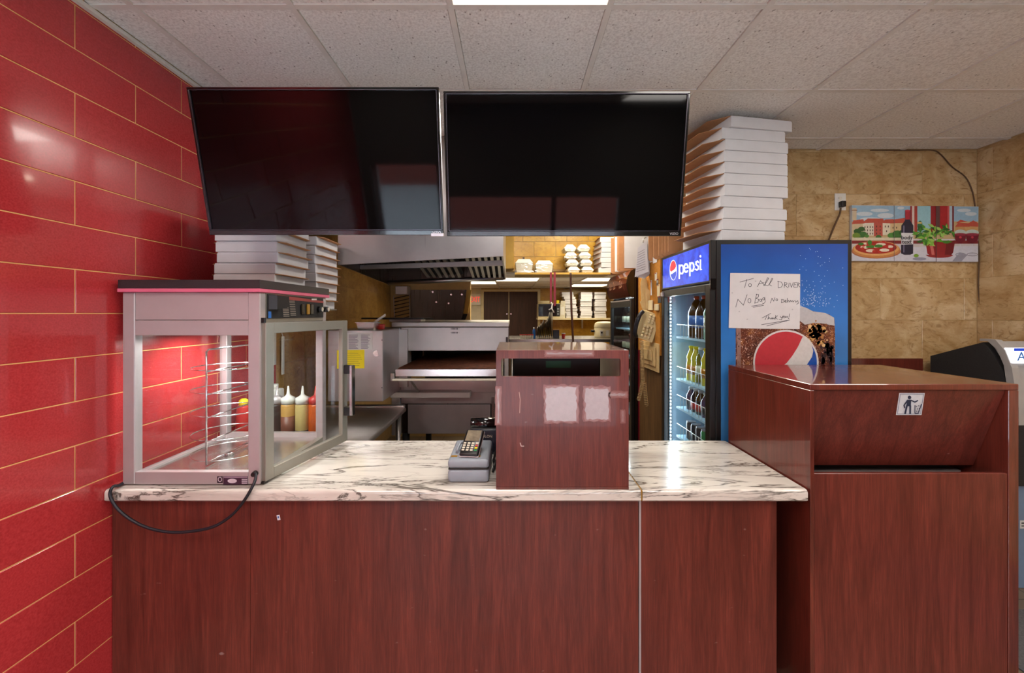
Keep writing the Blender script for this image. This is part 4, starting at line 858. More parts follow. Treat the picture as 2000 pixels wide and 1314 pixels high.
for pts in ([(192, 778), (205, 745), (290, 735), (300, 772)], [(275, 768), (330, 728), (395, 765)], [(330, 730), (460, 730), (470, 765), (380, 762)], [(455, 768), (475, 738), (545, 735), (550, 772)], [(515, 772), (545, 738), (645, 725), (645, 765)], [(1075, 800), (1100, 765), (1190, 770), (1200, 800)], [(1150, 795), (1230, 745), (1273, 770), (1273, 800)], [(1080, 770), (1120, 740), (1180, 755)]): PO(pts, (188, 82, 66))
for x, y in [(300 + 22 * i, 795 + 28 * j) for i in range(4) for j in range(3)] + [(400, 790), (430, 790), (400, 820), (430, 820), (400, 850), (430, 850), (475, 790), (500, 790), (485, 830), (540, 800), (570, 800)]: R_(x, y, x + 8, y + 16, (96, 70, 60))
PO([(195, 640), (232, 640), (232, 745), (195, 745)], (206, 190, 160)); PO([(190, 655), (238, 655), (238, 663), (190, 663)], (150, 110, 84))
for x, y, s_ in ((240, 840, 34), (275, 820, 30), (290, 865, 34), (230, 875, 34), (320, 880, 20), (420, 888, 26), (530, 875, 34), (580, 862, 44), (620, 850, 30)): EL(x, y, s_, s_ * .72, random.choice([(58, 112, 52), (76, 132, 60), (44, 90, 44), (110, 140, 50)]), 9)
R_(192, 893, 615, 918, (214, 204, 178)); R_(192, 918, 1272, 950, (128, 40, 44)); R_(192, 945, 1272, 985, (202, 196, 196)); PO([(192, 980), (1272, 965), (1272, 1098), (915, 1096), (192, 1090)], (206, 206, 216))
for x0, x1, c_ in ((692, 706, (150, 52, 50)), (706, 726, (214, 196, 186)), (726, 752, (164, 66, 58)), (752, 866, (150, 196, 206)), (866, 915, (146, 34, 42)), (915, 945, (96, 66, 66)), (945, 1010, (168, 36, 44)), (1010, 1026, (196, 90, 90)), (1026, 1050, (176, 200, 214)), (1050, 1064, (120, 24, 34))): R_(x0, 622, x1, 850, c_)
EL(775, 790, 22, 44, (52, 112, 80), 10); R_(752, 760, 790, 775, (214, 190, 120))
# pizza
EL(400, 1010, 212, 62, (176, 108, 78)); EL(400, 995, 205, 72, (200, 132, 74)); EL(400, 985, 196, 64, (222, 166, 104)); EL(398, 978, 178, 54, (170, 44, 38))
for x, y, rx, ry in ((300, 975, 36, 14), (350, 1005, 40, 14), (440, 950, 44, 12), (470, 1000, 44, 14), (400, 970, 30, 10), (520, 970, 26, 12), (310, 945, 30, 9)): EL(x, y, rx, ry, (232, 216, 196), 10)
for x, y in ((285, 985), (330, 945), (490, 970), (380, 1010), (430, 1015), (525, 990), (460, 930), (290, 960)): EL(x, y, 15, 11, (190, 48, 42), 10)
for x, y, rx, ry in ((270, 948, 26, 12), (345, 935, 20, 22), (420, 965, 40, 14), (360, 970, 24, 15), (330, 972, 18, 10)): EL(x, y, rx, ry, (60, 130, 50), 8)
# bottle
PO([(648, 672), (690, 672), (690, 745), (718, 790), (716, 1030), (690, 1040), (640, 1040), (612, 1028), (615, 790), (648, 745)], (40, 38, 58)); PO([(648, 660), (690, 658), (688, 738), (650, 738)], (170, 44, 60)); EL(669, 662, 22, 8, (190, 60, 74)); R_(630, 790, 642, 1020, (110, 108, 132)); PO([(614, 852), (718, 854), (716, 950), (614, 954)], (222, 222, 224))
EL(770, 1075, 60, 14, (150, 150, 170)); EL(742, 1047, 22, 14, (120, 160, 56)); 
# pot and basil
PO([(825, 945), (1076, 915), (1058, 1020), (1040, 1045), (960, 1062), (880, 1058), (838, 1030)], (150, 38, 44)); PO([(1000, 930), (1076, 915), (1058, 1020), (1040, 1045), (985, 1058)], (112, 22, 32)); PO([(860, 960), (885, 958), (900, 1040), (875, 1040)], (206, 110, 104)); EL(942, 1040, 116, 26, (150, 44, 46), a0=0, a1=180)
for i in range(70):
    a = random.uniform(0, 6.28); rr = math.sqrt(random.random()); x = 900 + 175 * rr * math.cos(a); y = 865 + 88 * rr * math.sin(a); d = random.uniform(.0, 3.1)
    s_ = random.uniform(26, 42); c_, q = math.cos(d), math.sin(d)
    PO([(x - s_ * c_, y - s_ * q * .8), (x - 12 * q, y + 12 * c_), (x + s_ * c_, y + s_ * q * .8), (x + 14 * q, y - 14 * c_)], random.choice([(90, 158, 50), (64, 128, 44), (130, 184, 70), (44, 96, 40), (158, 200, 100), (76, 142, 48)]))
# glasses
for gx, s_ in ((1120, 1.), (1222, 1.12)):
    EL(gx, 850, 50 * s_, 26, (190, 206, 196)); PO([(gx - 52 * s_, 860), (gx + 52 * s_, 860), (gx + 42 * s_, 915), (gx, 948), (gx - 42 * s_, 915)], (112, 22, 44)); EL(gx, 866, 51 * s_, 12, (150, 50, 70)); R_(gx - 3, 945, gx + 3, 1035, (206, 206, 214)); pr.stroke(arc(gx, 1037, 40 * s_, 13, 0, 360, 20), 3, (110, 110, 122)); EL(gx, 890, 12, 10, (190, 60, 80), 8)
PO([(1050, 1095), (1120, 1020), (1180, 1040), (1130, 1096)], (150, 150, 164)); 
pr.stroke([(915, 624), (913, 1098)], 5, (84, 70, 72)); pr.stroke([(555, 619), (554, 1094)], 3, (110, 110, 112))
pr.build('print', 'ink', cv)
for bdy, y in (('body', 893), ('text', 930)):
    x_, y_ = ck(663, y); text('lettering', bdy, 'navy', cv, T(P(x_, y_, YC - .0105)) @ FACE_CAM @ Matrix.Scale(.5, 4, (1, 0, 0)) @ Matrix.Scale(2., 4, (1, 0, 0)), .042)

# ================================================================== back ledge and cash machine
tag(box('wood_ledge', 'cherry_clean', KR + .02, 2.94, WB - .03, WB - .001, 0, P(0, 700, WB - .03).z, bev=.003), 'dark reddish wood panel along the beige tiled wall behind the waste cabinet', 'panel')
AX0, AX1 = 2.95, WR - .012
at = thing('cash_machine', 'dark grey cash machine with silver curved fascia and blue cabinet in corner', 'atm', ((AX0 + AX1) / 2, 2.7, 0))
prof = [(2.96, 1.0), (2.96, P(1815, 695, 2.96).z), (2.63, 1.47), (2.60, 1.44), (2.52, 1.30), (2.50, 1.2), (2.50, 1.0)]
MB().prism([(AX0, y, z) for y, z in prof], (AX1 - AX0, 0, 0)).build('head', 'atm_black', at)
fp = [(2.645, 1.476), (2.60, 1.478), (2.55, 1.43), (2.515, 1.34), (2.50, 1.22), (2.47, 1.08), (2.47, 1.0), (2.44, 1.0), (2.44, 1.10), (2.46, 1.22), (2.475, 1.33), (2.51, 1.43), (2.56, 1.49), (2.645, 1.492)]
MB().prism([(AX0 - .004, y, z) for y, z in fp], (.04, 0, 0)).build('fascia_edge', 'atm_grey', at)
MB().prism([(AX0 + .037, y, z) for y, z in [(2.60, 1.478), (2.55, 1.43), (2.515, 1.34), (2.50, 1.22), (2.48, 1.05), (2.51, 1.05), (2.54, 1.3), (2.62, 1.46)]], (AX1 - AX0 - .04, 0, 0)).build('fascia', 'atm_grey', at)
MB().box(AX0 + .001, AX1, 2.52, 2.96, .0, .62, .004).build('cabinet', 'atm_blue', at); MB().box(AX0 + .001, AX1, 2.50, 2.96, .62, 1.0, .004).build('cabinet_upper', 'atm_black', at)
sg = MB().box(AX0 + .001, AX1, 2.468, 2.52, 1.355, 1.445, .003).build('sign', 'sign_white', at)
box('sign_band', 'sign_blue', AX0 + .001, AX1, 2.4665, 2.4678, 1.43, 1.445, sg)
text('sign_lettering', 'ATM', 'blue_plastic', sg, T((3.045, 2.4665, 1.395)) @ FACE_CAM, .075)
pr = Print(lambda x, y, l: P(x, y, 2.518 - .0004 * l)); pr.rect(1992, 1016, 2030, 1032, (210, 210, 206)); pr.rect(1995, 1020, 2026, 1023, (70, 70, 76)); pr.rect(1995, 1026, 2026, 1028, (70, 70, 76)); pr.build('cabinet_label', 'ink', at)
# ================================================================== kitchen: extractor hood
HY0, HY1 = 2.8, 3.93
hx0, hx1 = P(660, 0, HY0).x, P(983, 0, HY0).x
hd = thing('extractor_hood', 'large stainless steel extractor hood above the pizza oven', 'hood', ((hx0 + hx1) / 2, 3.35, 1.95))
fl, frr, bl_, br_ = P(660, 517, HY0).z, P(983, 500, HY0).z, P(758, 556, HY1).z, P(1000, 546, HY1).z; ht = HC - .002
MB().hexa([(hx0, HY0, fl), (hx1, HY0, frr), (hx1, HY0 + .012, frr), (hx0, HY0 + .012, fl), (hx0, HY0, ht), (hx1, HY0, ht), (hx1, HY0 + .012, ht), (hx0, HY0 + .012, ht)]).build('front_panel', 'steel_v', hd)
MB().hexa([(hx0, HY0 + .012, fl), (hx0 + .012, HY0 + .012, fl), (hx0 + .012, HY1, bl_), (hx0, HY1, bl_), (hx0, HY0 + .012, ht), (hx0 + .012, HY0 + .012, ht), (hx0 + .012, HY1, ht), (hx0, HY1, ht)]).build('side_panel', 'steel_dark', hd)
MB().hexa([(hx1 - .012, HY0 + .012, frr), (hx1, HY0 + .012, frr), (hx1, HY1, br_), (hx1 - .012, HY1, br_), (hx1 - .012, HY0 + .012, ht), (hx1, HY0 + .012, ht), (hx1, HY1, ht), (hx1 - .012, HY1, ht)]).build('side_panel', 'steel', hd)
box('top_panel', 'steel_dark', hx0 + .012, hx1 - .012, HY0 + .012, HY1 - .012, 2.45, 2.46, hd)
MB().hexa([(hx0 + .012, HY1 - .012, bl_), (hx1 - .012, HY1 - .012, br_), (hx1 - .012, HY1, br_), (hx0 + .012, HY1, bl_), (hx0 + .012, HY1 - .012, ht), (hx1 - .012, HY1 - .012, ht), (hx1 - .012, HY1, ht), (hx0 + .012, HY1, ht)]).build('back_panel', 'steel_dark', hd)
MB().tube([(hx0 + .02, HY1 - .06, bl_ + .012), (hx1 - .02, HY1 - .06, br_ + .012)], .022, 10).build('grease_trough', 'steel', hd)
MB().hexa([(hx0 + .013, 3.17, fl + .01), (hx1 - .013, 3.17, frr - .02), (hx1 - .013, 3.20, frr - .02), (hx0 + .013, 3.20, fl + .01), (hx0 + .013, 3.17, fl + .04), (hx1 - .013, 3.17, frr + .02), (hx1 - .013, 3.20, frr + .02), (hx0 + .013, 3.20, fl + .04)]).build('cross_bar', 'steel', hd)
for f0, f1 in ((-.78, -.44), (-.37, -.08)):
    ft = MB().hexa([(f0, 3.12, 2.115), (f1, 3.12, 2.135), (f1, 3.82, 2.01), (f0, 3.82, 1.99), (f0, 3.12, 2.125), (f1, 3.12, 2.145), (f1, 3.82, 2.02), (f0, 3.82, 2.0)]).build('filter', 'black_void', hd)
    n = 6
    for k in range(n):
        a = f0 + (f1 - f0) * (k + .2) / n; b_ = f0 + (f1 - f0) * (k + .68) / n
        MB().hexa([(a, 3.12, 2.095), (b_, 3.12, 2.097), (b_, 3.80, 1.975), (a, 3.80, 1.973), (a, 3.12, 2.116), (b_, 3.12, 2.118), (b_, 3.80, 1.996), (a, 3.80, 1.994)]).build('baffle', 'steel', ft)

# ================================================================== pizza oven
OY = 3.45
def ox(x, Y=OY): return P(x, 0, Y).x
def oz(y, Y=OY): return P(0, y, Y).z
ov = thing('pizza_oven', 'large stainless steel conveyor pizza oven under the hood', 'oven', ((ox(780) + ox(993)) / 2, 3.95, 0))
MB().box(ox(766), ox(994), OY - .02, 4.6, oz(638), oz(629), .004).build('top_plate', 'steel_oven', ov)
up = MB().box(ox(783), ox(993), OY, OY + .04, oz(685), oz(639), .004).build('upper_panel', 'steel_oven', ov)
MB().box(ox(765), ox(782), OY - .005, OY + .05, oz(850), oz(640), .003).build('corner_post', 'steel_oven', ov); MB().box(ox(993) - .035, ox(993), OY + .041, OY + .08, oz(850), oz(640), .003).build('corner_post', 'steel_oven', ov)
for hx in (787, 990): MB().box(ox(hx) - .008, ox(hx) + .008, OY - .012, OY - .001, oz(668), oz(658), .002).build('latch', 'black_plastic', ov)
pr = Print(lambda x, y, l: P(x, y, OY - .0006))
for y in (642, 649.5):
    for k in range(5): pr.rect(882 + k * 2.6, y - 1.6, 883.8 + k * 2.6, y + 1.6, (60, 56, 54), 0)
    pr.rect(879.5, y - .5, 880.5, y + .5, (60, 56, 54), 0); pr.rect(896, y - .5, 897, y + .5, (60, 56, 54), 0)
pr.build('model_marking', 'ink', up)
box('chamber', 'black_void', ox(783), ox(993), OY + .9, OY + .95, oz(742), oz(685), ov); box('chamber_roof', 'black_void', ox(783), ox(993), OY + .04, OY + .9, oz(686), oz(684), ov); box('chamber_wall', 'steel_dark', ox(780) - .02, ox(780), OY + .05, OY + .9, oz(735), oz(686), ov)
BZ = 1.242; BX0 = P(776, 0, 3.1).x; BX1 = -.07
cvr = MB().box(BX0, BX1, 3.11, 4.3, BZ - .012, BZ).build('conveyor_belt', 'rust_belt', ov)
bb = MB()
for k in range(44): bb.tube([(BX0 + .005, 3.12 + k * .026, BZ + .003), (BX1 - .005, 3.12 + k * .026, BZ + .003)], .003, 5)
w = bb.build('belt_wires', 'rust_belt', cvr); w['kind'] = 'stuff'
MB().box(P(773, 0, 3.1).x, BX1, 3.085, 3.108, BZ - .055, BZ - .002, .002).build('belt_rail', 'steel_bright', ov); MB().box(P(768, 0, 3.1).x, BX1, 3.07, 3.12, BZ - .085, BZ - .072, .002).build('belt_guard', 'ivory', ov)
MB().box(P(764, 0, 3.1).x, P(772, 0, 3.1).x, 3.08, 3.13, BZ - .09, BZ - .03, .002).build('belt_bracket', 'steel', ov); MB().tube([P(803, 744, 3.12), P(818, 765, 3.3)], .008).build('belt_strut', 'steel', ov)
box('middle_panel', 'steel_v', ox(783), ox(993), OY + .002, OY + .03, oz(766), oz(742), ov)
MB().box(P(762, 0, 3.35).x, P(918, 0, 3.35).x, 3.35, OY + .03, P(0, 777, 3.35).z, P(0, 766, 3.35).z, .003).build('drip_ledge', 'steel_oven', ov)
box('lower_panel', 'steel_v', ox(783), ox(993), OY + .004, OY + .03, oz(788), oz(766.5), ov)
MB().box(ox(797), ox(958), OY - .012, OY + .003, oz(846), oz(789), .003).build('lower_door', 'steel_v', ov); MB().box(ox(960), ox(966), OY - .012, OY + .003, oz(846), oz(775), .002).build('door_edge', 'steel_bright', ov)
MB().cyl((ox(955), OY - .013, oz(817)), (ox(955), OY - .03, oz(817)), .008).build('knob', 'black_plastic', ov)
box('body', 'steel_dark', ox(783), ox(993), OY + .96, 4.55, oz(848), oz(639), ov); box('body_base', 'steel_dark', ox(783), ox(993), OY + .031, OY + .95, oz(848), oz(788), ov)
for x in (ox(790), ox(975)):
    for y in (OY + .05, 4.45): MB().cyl((x, y, 0), (x, y, oz(848)), .03, n=12).build('leg', 'black_matte', ov)
# control cabinet on its side
KY = 3.0
kx0, kx1, kz0, kz1 = P(640, 0, KY).x, P(748, 0, KY).x, P(0, 784, KY).z, P(0, 645, KY).z
kb = MB().box(kx0, kx1, KY, OY + .3, kz0, kz1, .004).build('control_cabinet', 'steel_v', ov)
for y in (664, 757): MB().cyl(P(746, y, KY), P(746, y, KY - .004), .004, n=8).build('screw', 'black_matte', kb)
MB().cyl(P(735, 690, KY - .0005), P(735, 690, KY - .003), .022, n=16).build('stud', 'steel_bright', kb)
MB().hexa([(kx1 - .02, OY - .03, kz0 + .03), (kx1 + .07, OY - .03, kz0 + .03), (kx1 + .07, OY + .1, kz0 + .03), (kx1 - .02, OY + .1, kz0 + .03), (kx1 - .02, OY - .03, kz1 - .01), (kx1 + .07, OY - .03, kz1 - .01), (kx1 + .07, OY + .1, kz1 - .01), (kx1 - .02, OY + .1, kz1 - .01)]).build('junction_cover', 'steel_oven', ov)
nt2 = thing('oven_notice', 'white printed instruction sheet fixed on the oven control cabinet', 'notice', P(703, 683, KY - .002))
MB().prism([P(676, 650, KY - .002), P(728, 650, KY - .002), P(727, 682, KY - .002), P(676, 683, KY - .002)], (0, .001, 0)).build('sheet', 'paper', nt2)
pr = Print(lambda x, y, l: P(x, y, KY - .0024))
for c_ in (681, 705):
    for r in range(13): pr.rect(c_, 653.5 + r * 2.2, c_ + random.uniform(13, 19), 654.6 + r * 2.2, (120, 108, 128), 0)
pr.build('printed_lines', 'ink', nt2)
nt3 = thing('yellow_notice', 'yellow paper notice stuck on the oven control cabinet', 'notice', P(690, 720, KY - .002))
MB().prism([P(658, 684, KY - .002), P(711.5, 683, KY - .002), P(711.5, 719, KY - .002), P(658, 720, KY - .002)], (0, .001, 0)).build('sheet', 'yellow_paper', nt3)
pr = Print(lambda x, y, l: P(x, y, KY - .0024))
for r in range(7): pr.rect(679, 689 + r * 4, 679 + random.uniform(20, 29), 690 + r * 4, (170, 150, 30), 0)
pr.build('printed_lines', 'ink', nt3)
# items on top of the oven
pn = thing('steel_pan', 'small stainless steel pan standing on the oven control cabinet', 'pan', (P(719, 0, 3.1).x, 3.1, kz1))
b = MB(); b.prism([(-.055, -.05, 0), (.055, -.05, 0), (.055, .05, 0), (-.055, .05, 0)], (0, 0, .003)); 
for a0, a1 in (((-1, -1), (1, -1)), ((1, -1), (1, 1)), ((1, 1), (-1, 1)), ((-1, 1), (-1, -1))): b.quad((a0[0] * .055, a0[1] * .05, 0), (a1[0] * .055, a1[1] * .05, 0), (a1[0] * .066, a1[1] * .06, .055), (a0[0] * .066, a0[1] * .06, .055))
b.build('basin', 'steel_bright', pn, True); MB().box(-.072, .072, -.066, -.058, .052, .057).box(-.072, .072, .058, .066, .052, .057).box(-.072, -.064, -.058, .058, .052, .057).box(.064, .072, -.058, .058, .052, .057).build('rim', 'steel_bright', pn, True)
br2 = thing('oven_brush', 'white and red oven brush lying beside the steel pan on the oven cabinet', 'brush', (P(745, 0, 3.2).x, 3.2, kz1))
MB().box(-.02, .02, -.03, .03, 0, .04, .004).build('head', 'red_plastic', br2, True); MB().hexa([(-.07, -.012, .03), (.03, -.012, .10), (.03, .012, .10), (-.07, .012, .03), (-.07, -.012, .05), (.03, -.012, .118), (.03, .012, .118), (-.07, .012, .05)]).build('handle', 'white_plastic', br2, True)
pe = thing('pizza_peel', 'black flat pizza peel lying on top of the oven', 'pizza peel', (P(800, 0, 3.7).x, 3.7, oz(629) + .0005))
zt_ = .02; MB().prism([(-.19, -.13, zt_), (.15, -.13, zt_), (.21, -.02, zt_), (.15, .12, zt_), (-.19, .12, zt_)], (0, 0, .014)).build('blade', 'black_plastic', pe, True); MB().box(-.15, .12, -.1, .09, 0, zt_).build('rest', 'steel', pe, True); MB().box(-.42, -.19, -.02, .02, zt_, zt_ + .014, .003).build('handle', 'black_plastic', pe, True)

# ================================================================== prep table and bottles
tb = thing('prep_table', 'stainless steel prep table with rolled rim behind the counter', 'table', (-1.2, 2.86, 0))
MB().box(-1.60, -.845, 2.36, 3.36, .865, .9, .012, 3).build('top', 'steel', tb); MB().box(-1.60, -.85, 3.325, 3.365, .87, .925, .012, 3).build('back_rim', 'steel_bright', tb)
for x in (-1.56, -.89):
    for y in (2.42, 3.28): MB().cyl((x, y, 0), (x, y, .866), .02, n=12).build('leg', 'steel', tb)
box('lower_shelf', 'steel_dark', -1.58, -.87, 2.40, 3.30, .2, .22, tb)
SQ = [(.034, 0), (.038, .006), (.038, .17), (.034, .178)]
def squeeze(label, x, y, body, low, cap, frac):
    t = thing('sauce_bottle', label, 'bottle', (x, y, .9), 'squeeze bottles on the prep table')
    s_ = 1.25; q_ = 1.04; MB().lathe([(r * q_, z * s_) for r, z in SQ], n=18).build('body', body, t, True)
    if low: MB().lathe([(.0385 * q_, .004), (.0385 * q_, frac * .17 * s_)], n=18).build('sauce', low, t, True)
    MB().lathe([(.037 * q_, .178 * s_), (.037 * q_, .205 * s_), (.016 * q_, .215 * s_), (.009 * q_, .222 * s_), (.004 * q_, .26 * s_)], n=14).build('nozzle_cap', cap, t, True); return t
plain('sauce_brown', (120, 70, 54), .4); plain('sauce_dark', (50, 36, 32), .4); plain('sauce_orange', (206, 90, 24), .4); plain('sauce_cream', (200, 176, 112), .4); plain('sauce_black', (34, 38, 50), .4); plain('sauce_tan', (196, 150, 80), .4)
squeeze('dark brown sauce squeeze bottle with grey cap next to white container', P(541, 0, 2.46).x, 2.46, 'sauce_dark', None, 'alu', 0)
squeeze('squeeze bottle half full of brown sauce with white cap behind the warmer', P(563, 0, 2.46).x, 2.46, 'sauce_tan', 'sauce_brown', 'white_plastic', .72)
squeeze('cream coloured squeeze bottle with dark sediment and white cap behind the warmer', P(591, 0, 2.46).x, 2.46, 'sauce_cream', 'sauce_black', 'white_plastic', .34)
squeeze('orange sauce squeeze bottle with red nozzle behind the warmer', P(617, 0, 2.46).x, 2.46, 'sauce_orange', None, 'red_plastic', 0)
wc = thing('white_container', 'white plastic container with a spout behind the squeeze bottles', 'container', (P(537, 0, 2.62).x, 2.62, .9)); MB().box(-.04, .04, -.04, .04, 0, .28, .01, 2).build('body', 'white_plastic', wc, True); MB().cyl((0, 0, .28), (0, 0, .31), .02).build('cap', 'white_plastic', wc, True)
kt = thing('ketchup_bottle', 'red ketchup bottle with yellow cap seen through the warmer glass', 'bottle', (P(476, 0, 2.47).x, 2.47, .9)); MB().lathe([(.036, 0), (.042, .01), (.042, .15), (.034, .2), (.03, .21)], n=18).build('body', 'red_plastic', kt, True); MB().lathe([(.026, .21), (.024, .24), (.012, .25)], n=14).build('cap', 'yellow_paper', kt, True)
sp = thing('soap_pump', 'blue soap pump bottle seen through the warmer glass', 'bottle', (P(458, 0, 2.55).x, 2.55, .9)); MB().lathe([(.03, 0), (.034, .01), (.034, .16), (.014, .2)], n=18).build('body', 'navy', sp, True); MB().lathe([(.013, .2), (.013, .23), (.006, .235), (.006, .265)], n=12).build('pump', 'blue_plastic', sp, True); MB().box(-.01, .045, -.008, .008, .26, .272, .003).build('spout', 'blue_plastic', sp, True)
for i, (x, z0, z1) in enumerate(((540, 1.52, 1.30), (556, 1.49, 1.22))):
    p_ = PX(x, 0, WL + .03).y; u = tag(MB().box(WL + .012, WL + .022, p_ - .015, p_ + .015, z1, z0, .004, 2).tube([(WL + .017, p_, z0), (WL + .008, p_, z0 + .03), (WL + .002, p_, z0 + .03)], .003, 6).build('utensil', 'white_plastic'), ('short white handled spatula hanging on the tiled wall behind the warmer', 'long white handled spatula hanging on the tiled wall behind the warmer')[i], 'utensil', 'utensils hanging on the wall')

# ================================================================== left partition area
sd = thing('steel_door', 'dark stainless steel panel door with bolts against the kitchen partition', 'door', ((P(802, 0, PART).x + P(912, 0, PART).x) / 2, PART - .03, .9))
Yp = PART - .03
MB().prism([P(802, 566, Yp), P(911, 566, Yp), P(899, 640, Yp), P(897, 700, Yp), P(802, 700, Yp)], (0, .025, 0)).build('panel', 'steel_dark', sd)
MB().prism([P(911.5, 566, Yp), P(921, 566, Yp), P(914, 612, Yp), P(906, 612, Yp)], (0, .025, 0)).build('edge_trim', 'yellow_trim', sd); MB().prism([P(905, 613, Yp), P(913, 613, Yp), P(908, 626, Yp), P(900, 626, Yp)], (0, .025, 0)).build('edge_foot', 'black_matte', sd)
for x, y in ((845, 570), (852, 590), (881, 575), (876, 592), (902, 575)): MB().cyl(P(x, y, Yp), P(x, y, Yp - .012), .012, n=10).build('bolt', 'steel_bright', sd)
jb = tag(MB().box(P(774, 0, 5.5).x, P(797, 0, 5.5).x, 5.45, PART - .001, P(0, 575, 5.5).z, P(0, 559, 5.5).z, .005).build('emergency_light', 'alu'), 'small grey box fixed high on the kitchen partition', 'box')
wr = thing('wire_shelf', 'grey wire shelf grid leaning against the kitchen partition', 'rack', P(790, 650, PART - .06))
Yw = PART - .06; MB().tube([P(769, 578, Yw), P(800, 574, Yw), P(801, 640, Yw), P(771, 640, Yw)], .008, 6, True).build('frame', 'alu', wr)
for k in range(7): MB().tube([P(769, 583 + k * 7, Yw), P(800, 576 + k * 7, Yw)], .006, 6).build('wire', 'black_matte', wr)

# ================================================================== far wall
KW = KB - .002
struct(box('trim_3', 'cream', P(940, 0, KB).x, P(945, 0, KB).x, KB - .04, KW, 0, HK - .02)); struct(box('trim_4', 'cream', P(1050, 0, KB).x, P(1055, 0, KB).x, KB - .04, KW, 0, HK - .02)); struct(box('trim_5', 'cream', P(945, 0, KB).x, P(1050, 0, KB).x, KB - .04, KW, P(0, 569, KB).z, HK - .02))
cu = thing('storage_cupboard', 'tall dark brown two door cupboard built in the far kitchen wall', 'cupboard', (0, KB - .03, 0))
for a, b_, kx in ((945.5, 993.5, 990), (994.5, 1049.5, 998)):
    d_ = box('door', 'door_brown', P(a, 0, KB).x, P(b_, 0, KB).x, KB - .03, KB - .004, .03, P(0, 570, KB).z, cu, bev=.002); MB().cyl(P(kx, 613, KB - .03), P(kx, 613, KB - .055), .012, n=8).build('handle', 'chrome', d_)
box('divider', 'cream', P(993.5, 0, KB).x, P(994.5, 0, KB).x, KB - .034, KB - .004, .03, P(0, 570, KB).z, cu)
box('wall_panel', 'wall_white', P(905, 0, KB).x, P(940, 0, KB).x, KB - .012, KW, 0, HK)['kind'] = 'structure'
ex = thing('exit_sign', 'small red lit exit sign high on the far kitchen wall', 'sign', P(929, 596, KB - .05)); MB().box(P(916, 0, KB - .05).x, P(939, 0, KB - .05).x, KB - .05, KB - .013, P(0, 596, KB - .05).z, P(0, 574, KB - .05).z, .004).build('housing', 'white_foam', ex)
text('lettering', 'EXIT', 'exit_red', ex, T(P(927.5, 585, KB - .052)) @ FACE_CAM @ Matrix.Scale(1.5, 4, (0, 1, 0)), .095)
# far wall shelf with microwave and small boxes
Ysh = 7.45; zsh = P(0, 621, Ysh).z
ws = thing('long_wall_shelf', 'cream wall shelf on the far wall carrying microwave and white boxes', 'shelf', (1.1, KB, zsh)); box('board', 'cream', P(1050, 0, Ysh).x, 1.9, Ysh - .05, KW, zsh - .03, zsh, ws)
for x in (1066, 1137): box('bracket', 'white_plastic', P(x - 1.5, 0, KB).x, P(x + 1.5, 0, KB).x, KB - .03, KW, P(0, 641, KB).z, zsh - .03, ws); 
mw = thing('microwave', 'black microwave oven on the far wall shelf', 'microwave', (P(1072, 0, Ysh).x, Ysh + .2, zsh)); mx0, mx1 = P(1051, 0, Ysh).x, P(1094, 0, Ysh).x; mz = P(0, 592.5, Ysh).z
MB().box(mx0, mx1, Ysh, KB - .03, zsh, mz, .004).build('body', 'cream', mw); MB().box(mx0 + .005, mx1 - .07, Ysh - .012, Ysh - .001, zsh + .03, mz - .008, .003).build('door', 'black_gloss', mw); MB().box(mx1 - .068, mx1 - .004, Ysh - .01, Ysh - .001, zsh + .03, mz - .008, .002).build('control_panel', 'black_plastic', mw)
for r in range(3): box('button', 'grey_box', mx1 - .055, mx1 - .02, Ysh - .013, Ysh - .0105, zsh + .06 + r * .045, zsh + .085 + r * .045, mw)
rl = thing('paper_roll', 'rolled paper lying on the microwave', 'paper roll', (P(1063, 0, Ysh).x, Ysh + .1, mz)); MB().cyl((-.1, 0, .026), (.1, 0, .026), .026, n=14).build('roll', 'cream', rl, True); MB().cyl((-.104, 0, .026), (.104, 0, .026), .01, n=10).build('core', 'kraft', rl, True)
yb_ = tag(MB().box(P(1087.5, 0, Ysh).x, P(1093, 0, Ysh).x, Ysh + .05, Ysh + .12, mz, mz + .06, .004).build('spice_box', 'yellow_paper'), 'small yellow box standing on the microwave', 'box')
pb = thing('plastic_bag', 'white plastic bag hanging between microwave and white boxes', 'bag', (P(1099, 0, Ysh).x, Ysh + .02, zsh)); b = MB(); random.seed(2)
prof = [(-.05, 0), (.045, 0), (.05, .1), (.042, .2), (.05, .3), (-.03, .31), (-.045, .2), (-.05, .1)]; b.prism([(x, -.02, z) for x, z in prof], (0, .05, 0)); b.build('bag', 'film', pb, True); MB().box(-.035, .03, -.024, -.021, .06, .2).build('print', 'white_foam', pb, True)
random.seed(21)
for c_ in range(3):
    for i in range(11):
        x = P(1118 + c_ * 27.5 - (4 if i > 8 and c_ == 0 else 0) - (i * .6 if c_ == 0 else 0), 0, Ysh).x; dup(p1, (x + random.uniform(-.01, .01), Ysh + .17 + random.uniform(-.022, .022), zsh + .0005 + i * .042), 0, f'small white box, {ORD[i]} of the far shelf column ' + ('beside the plastic bag', 'in the middle', 'near the rice cooker')[c_], 'white boxes stacked on the far wall shelf').scale = (.68, 1, .79)
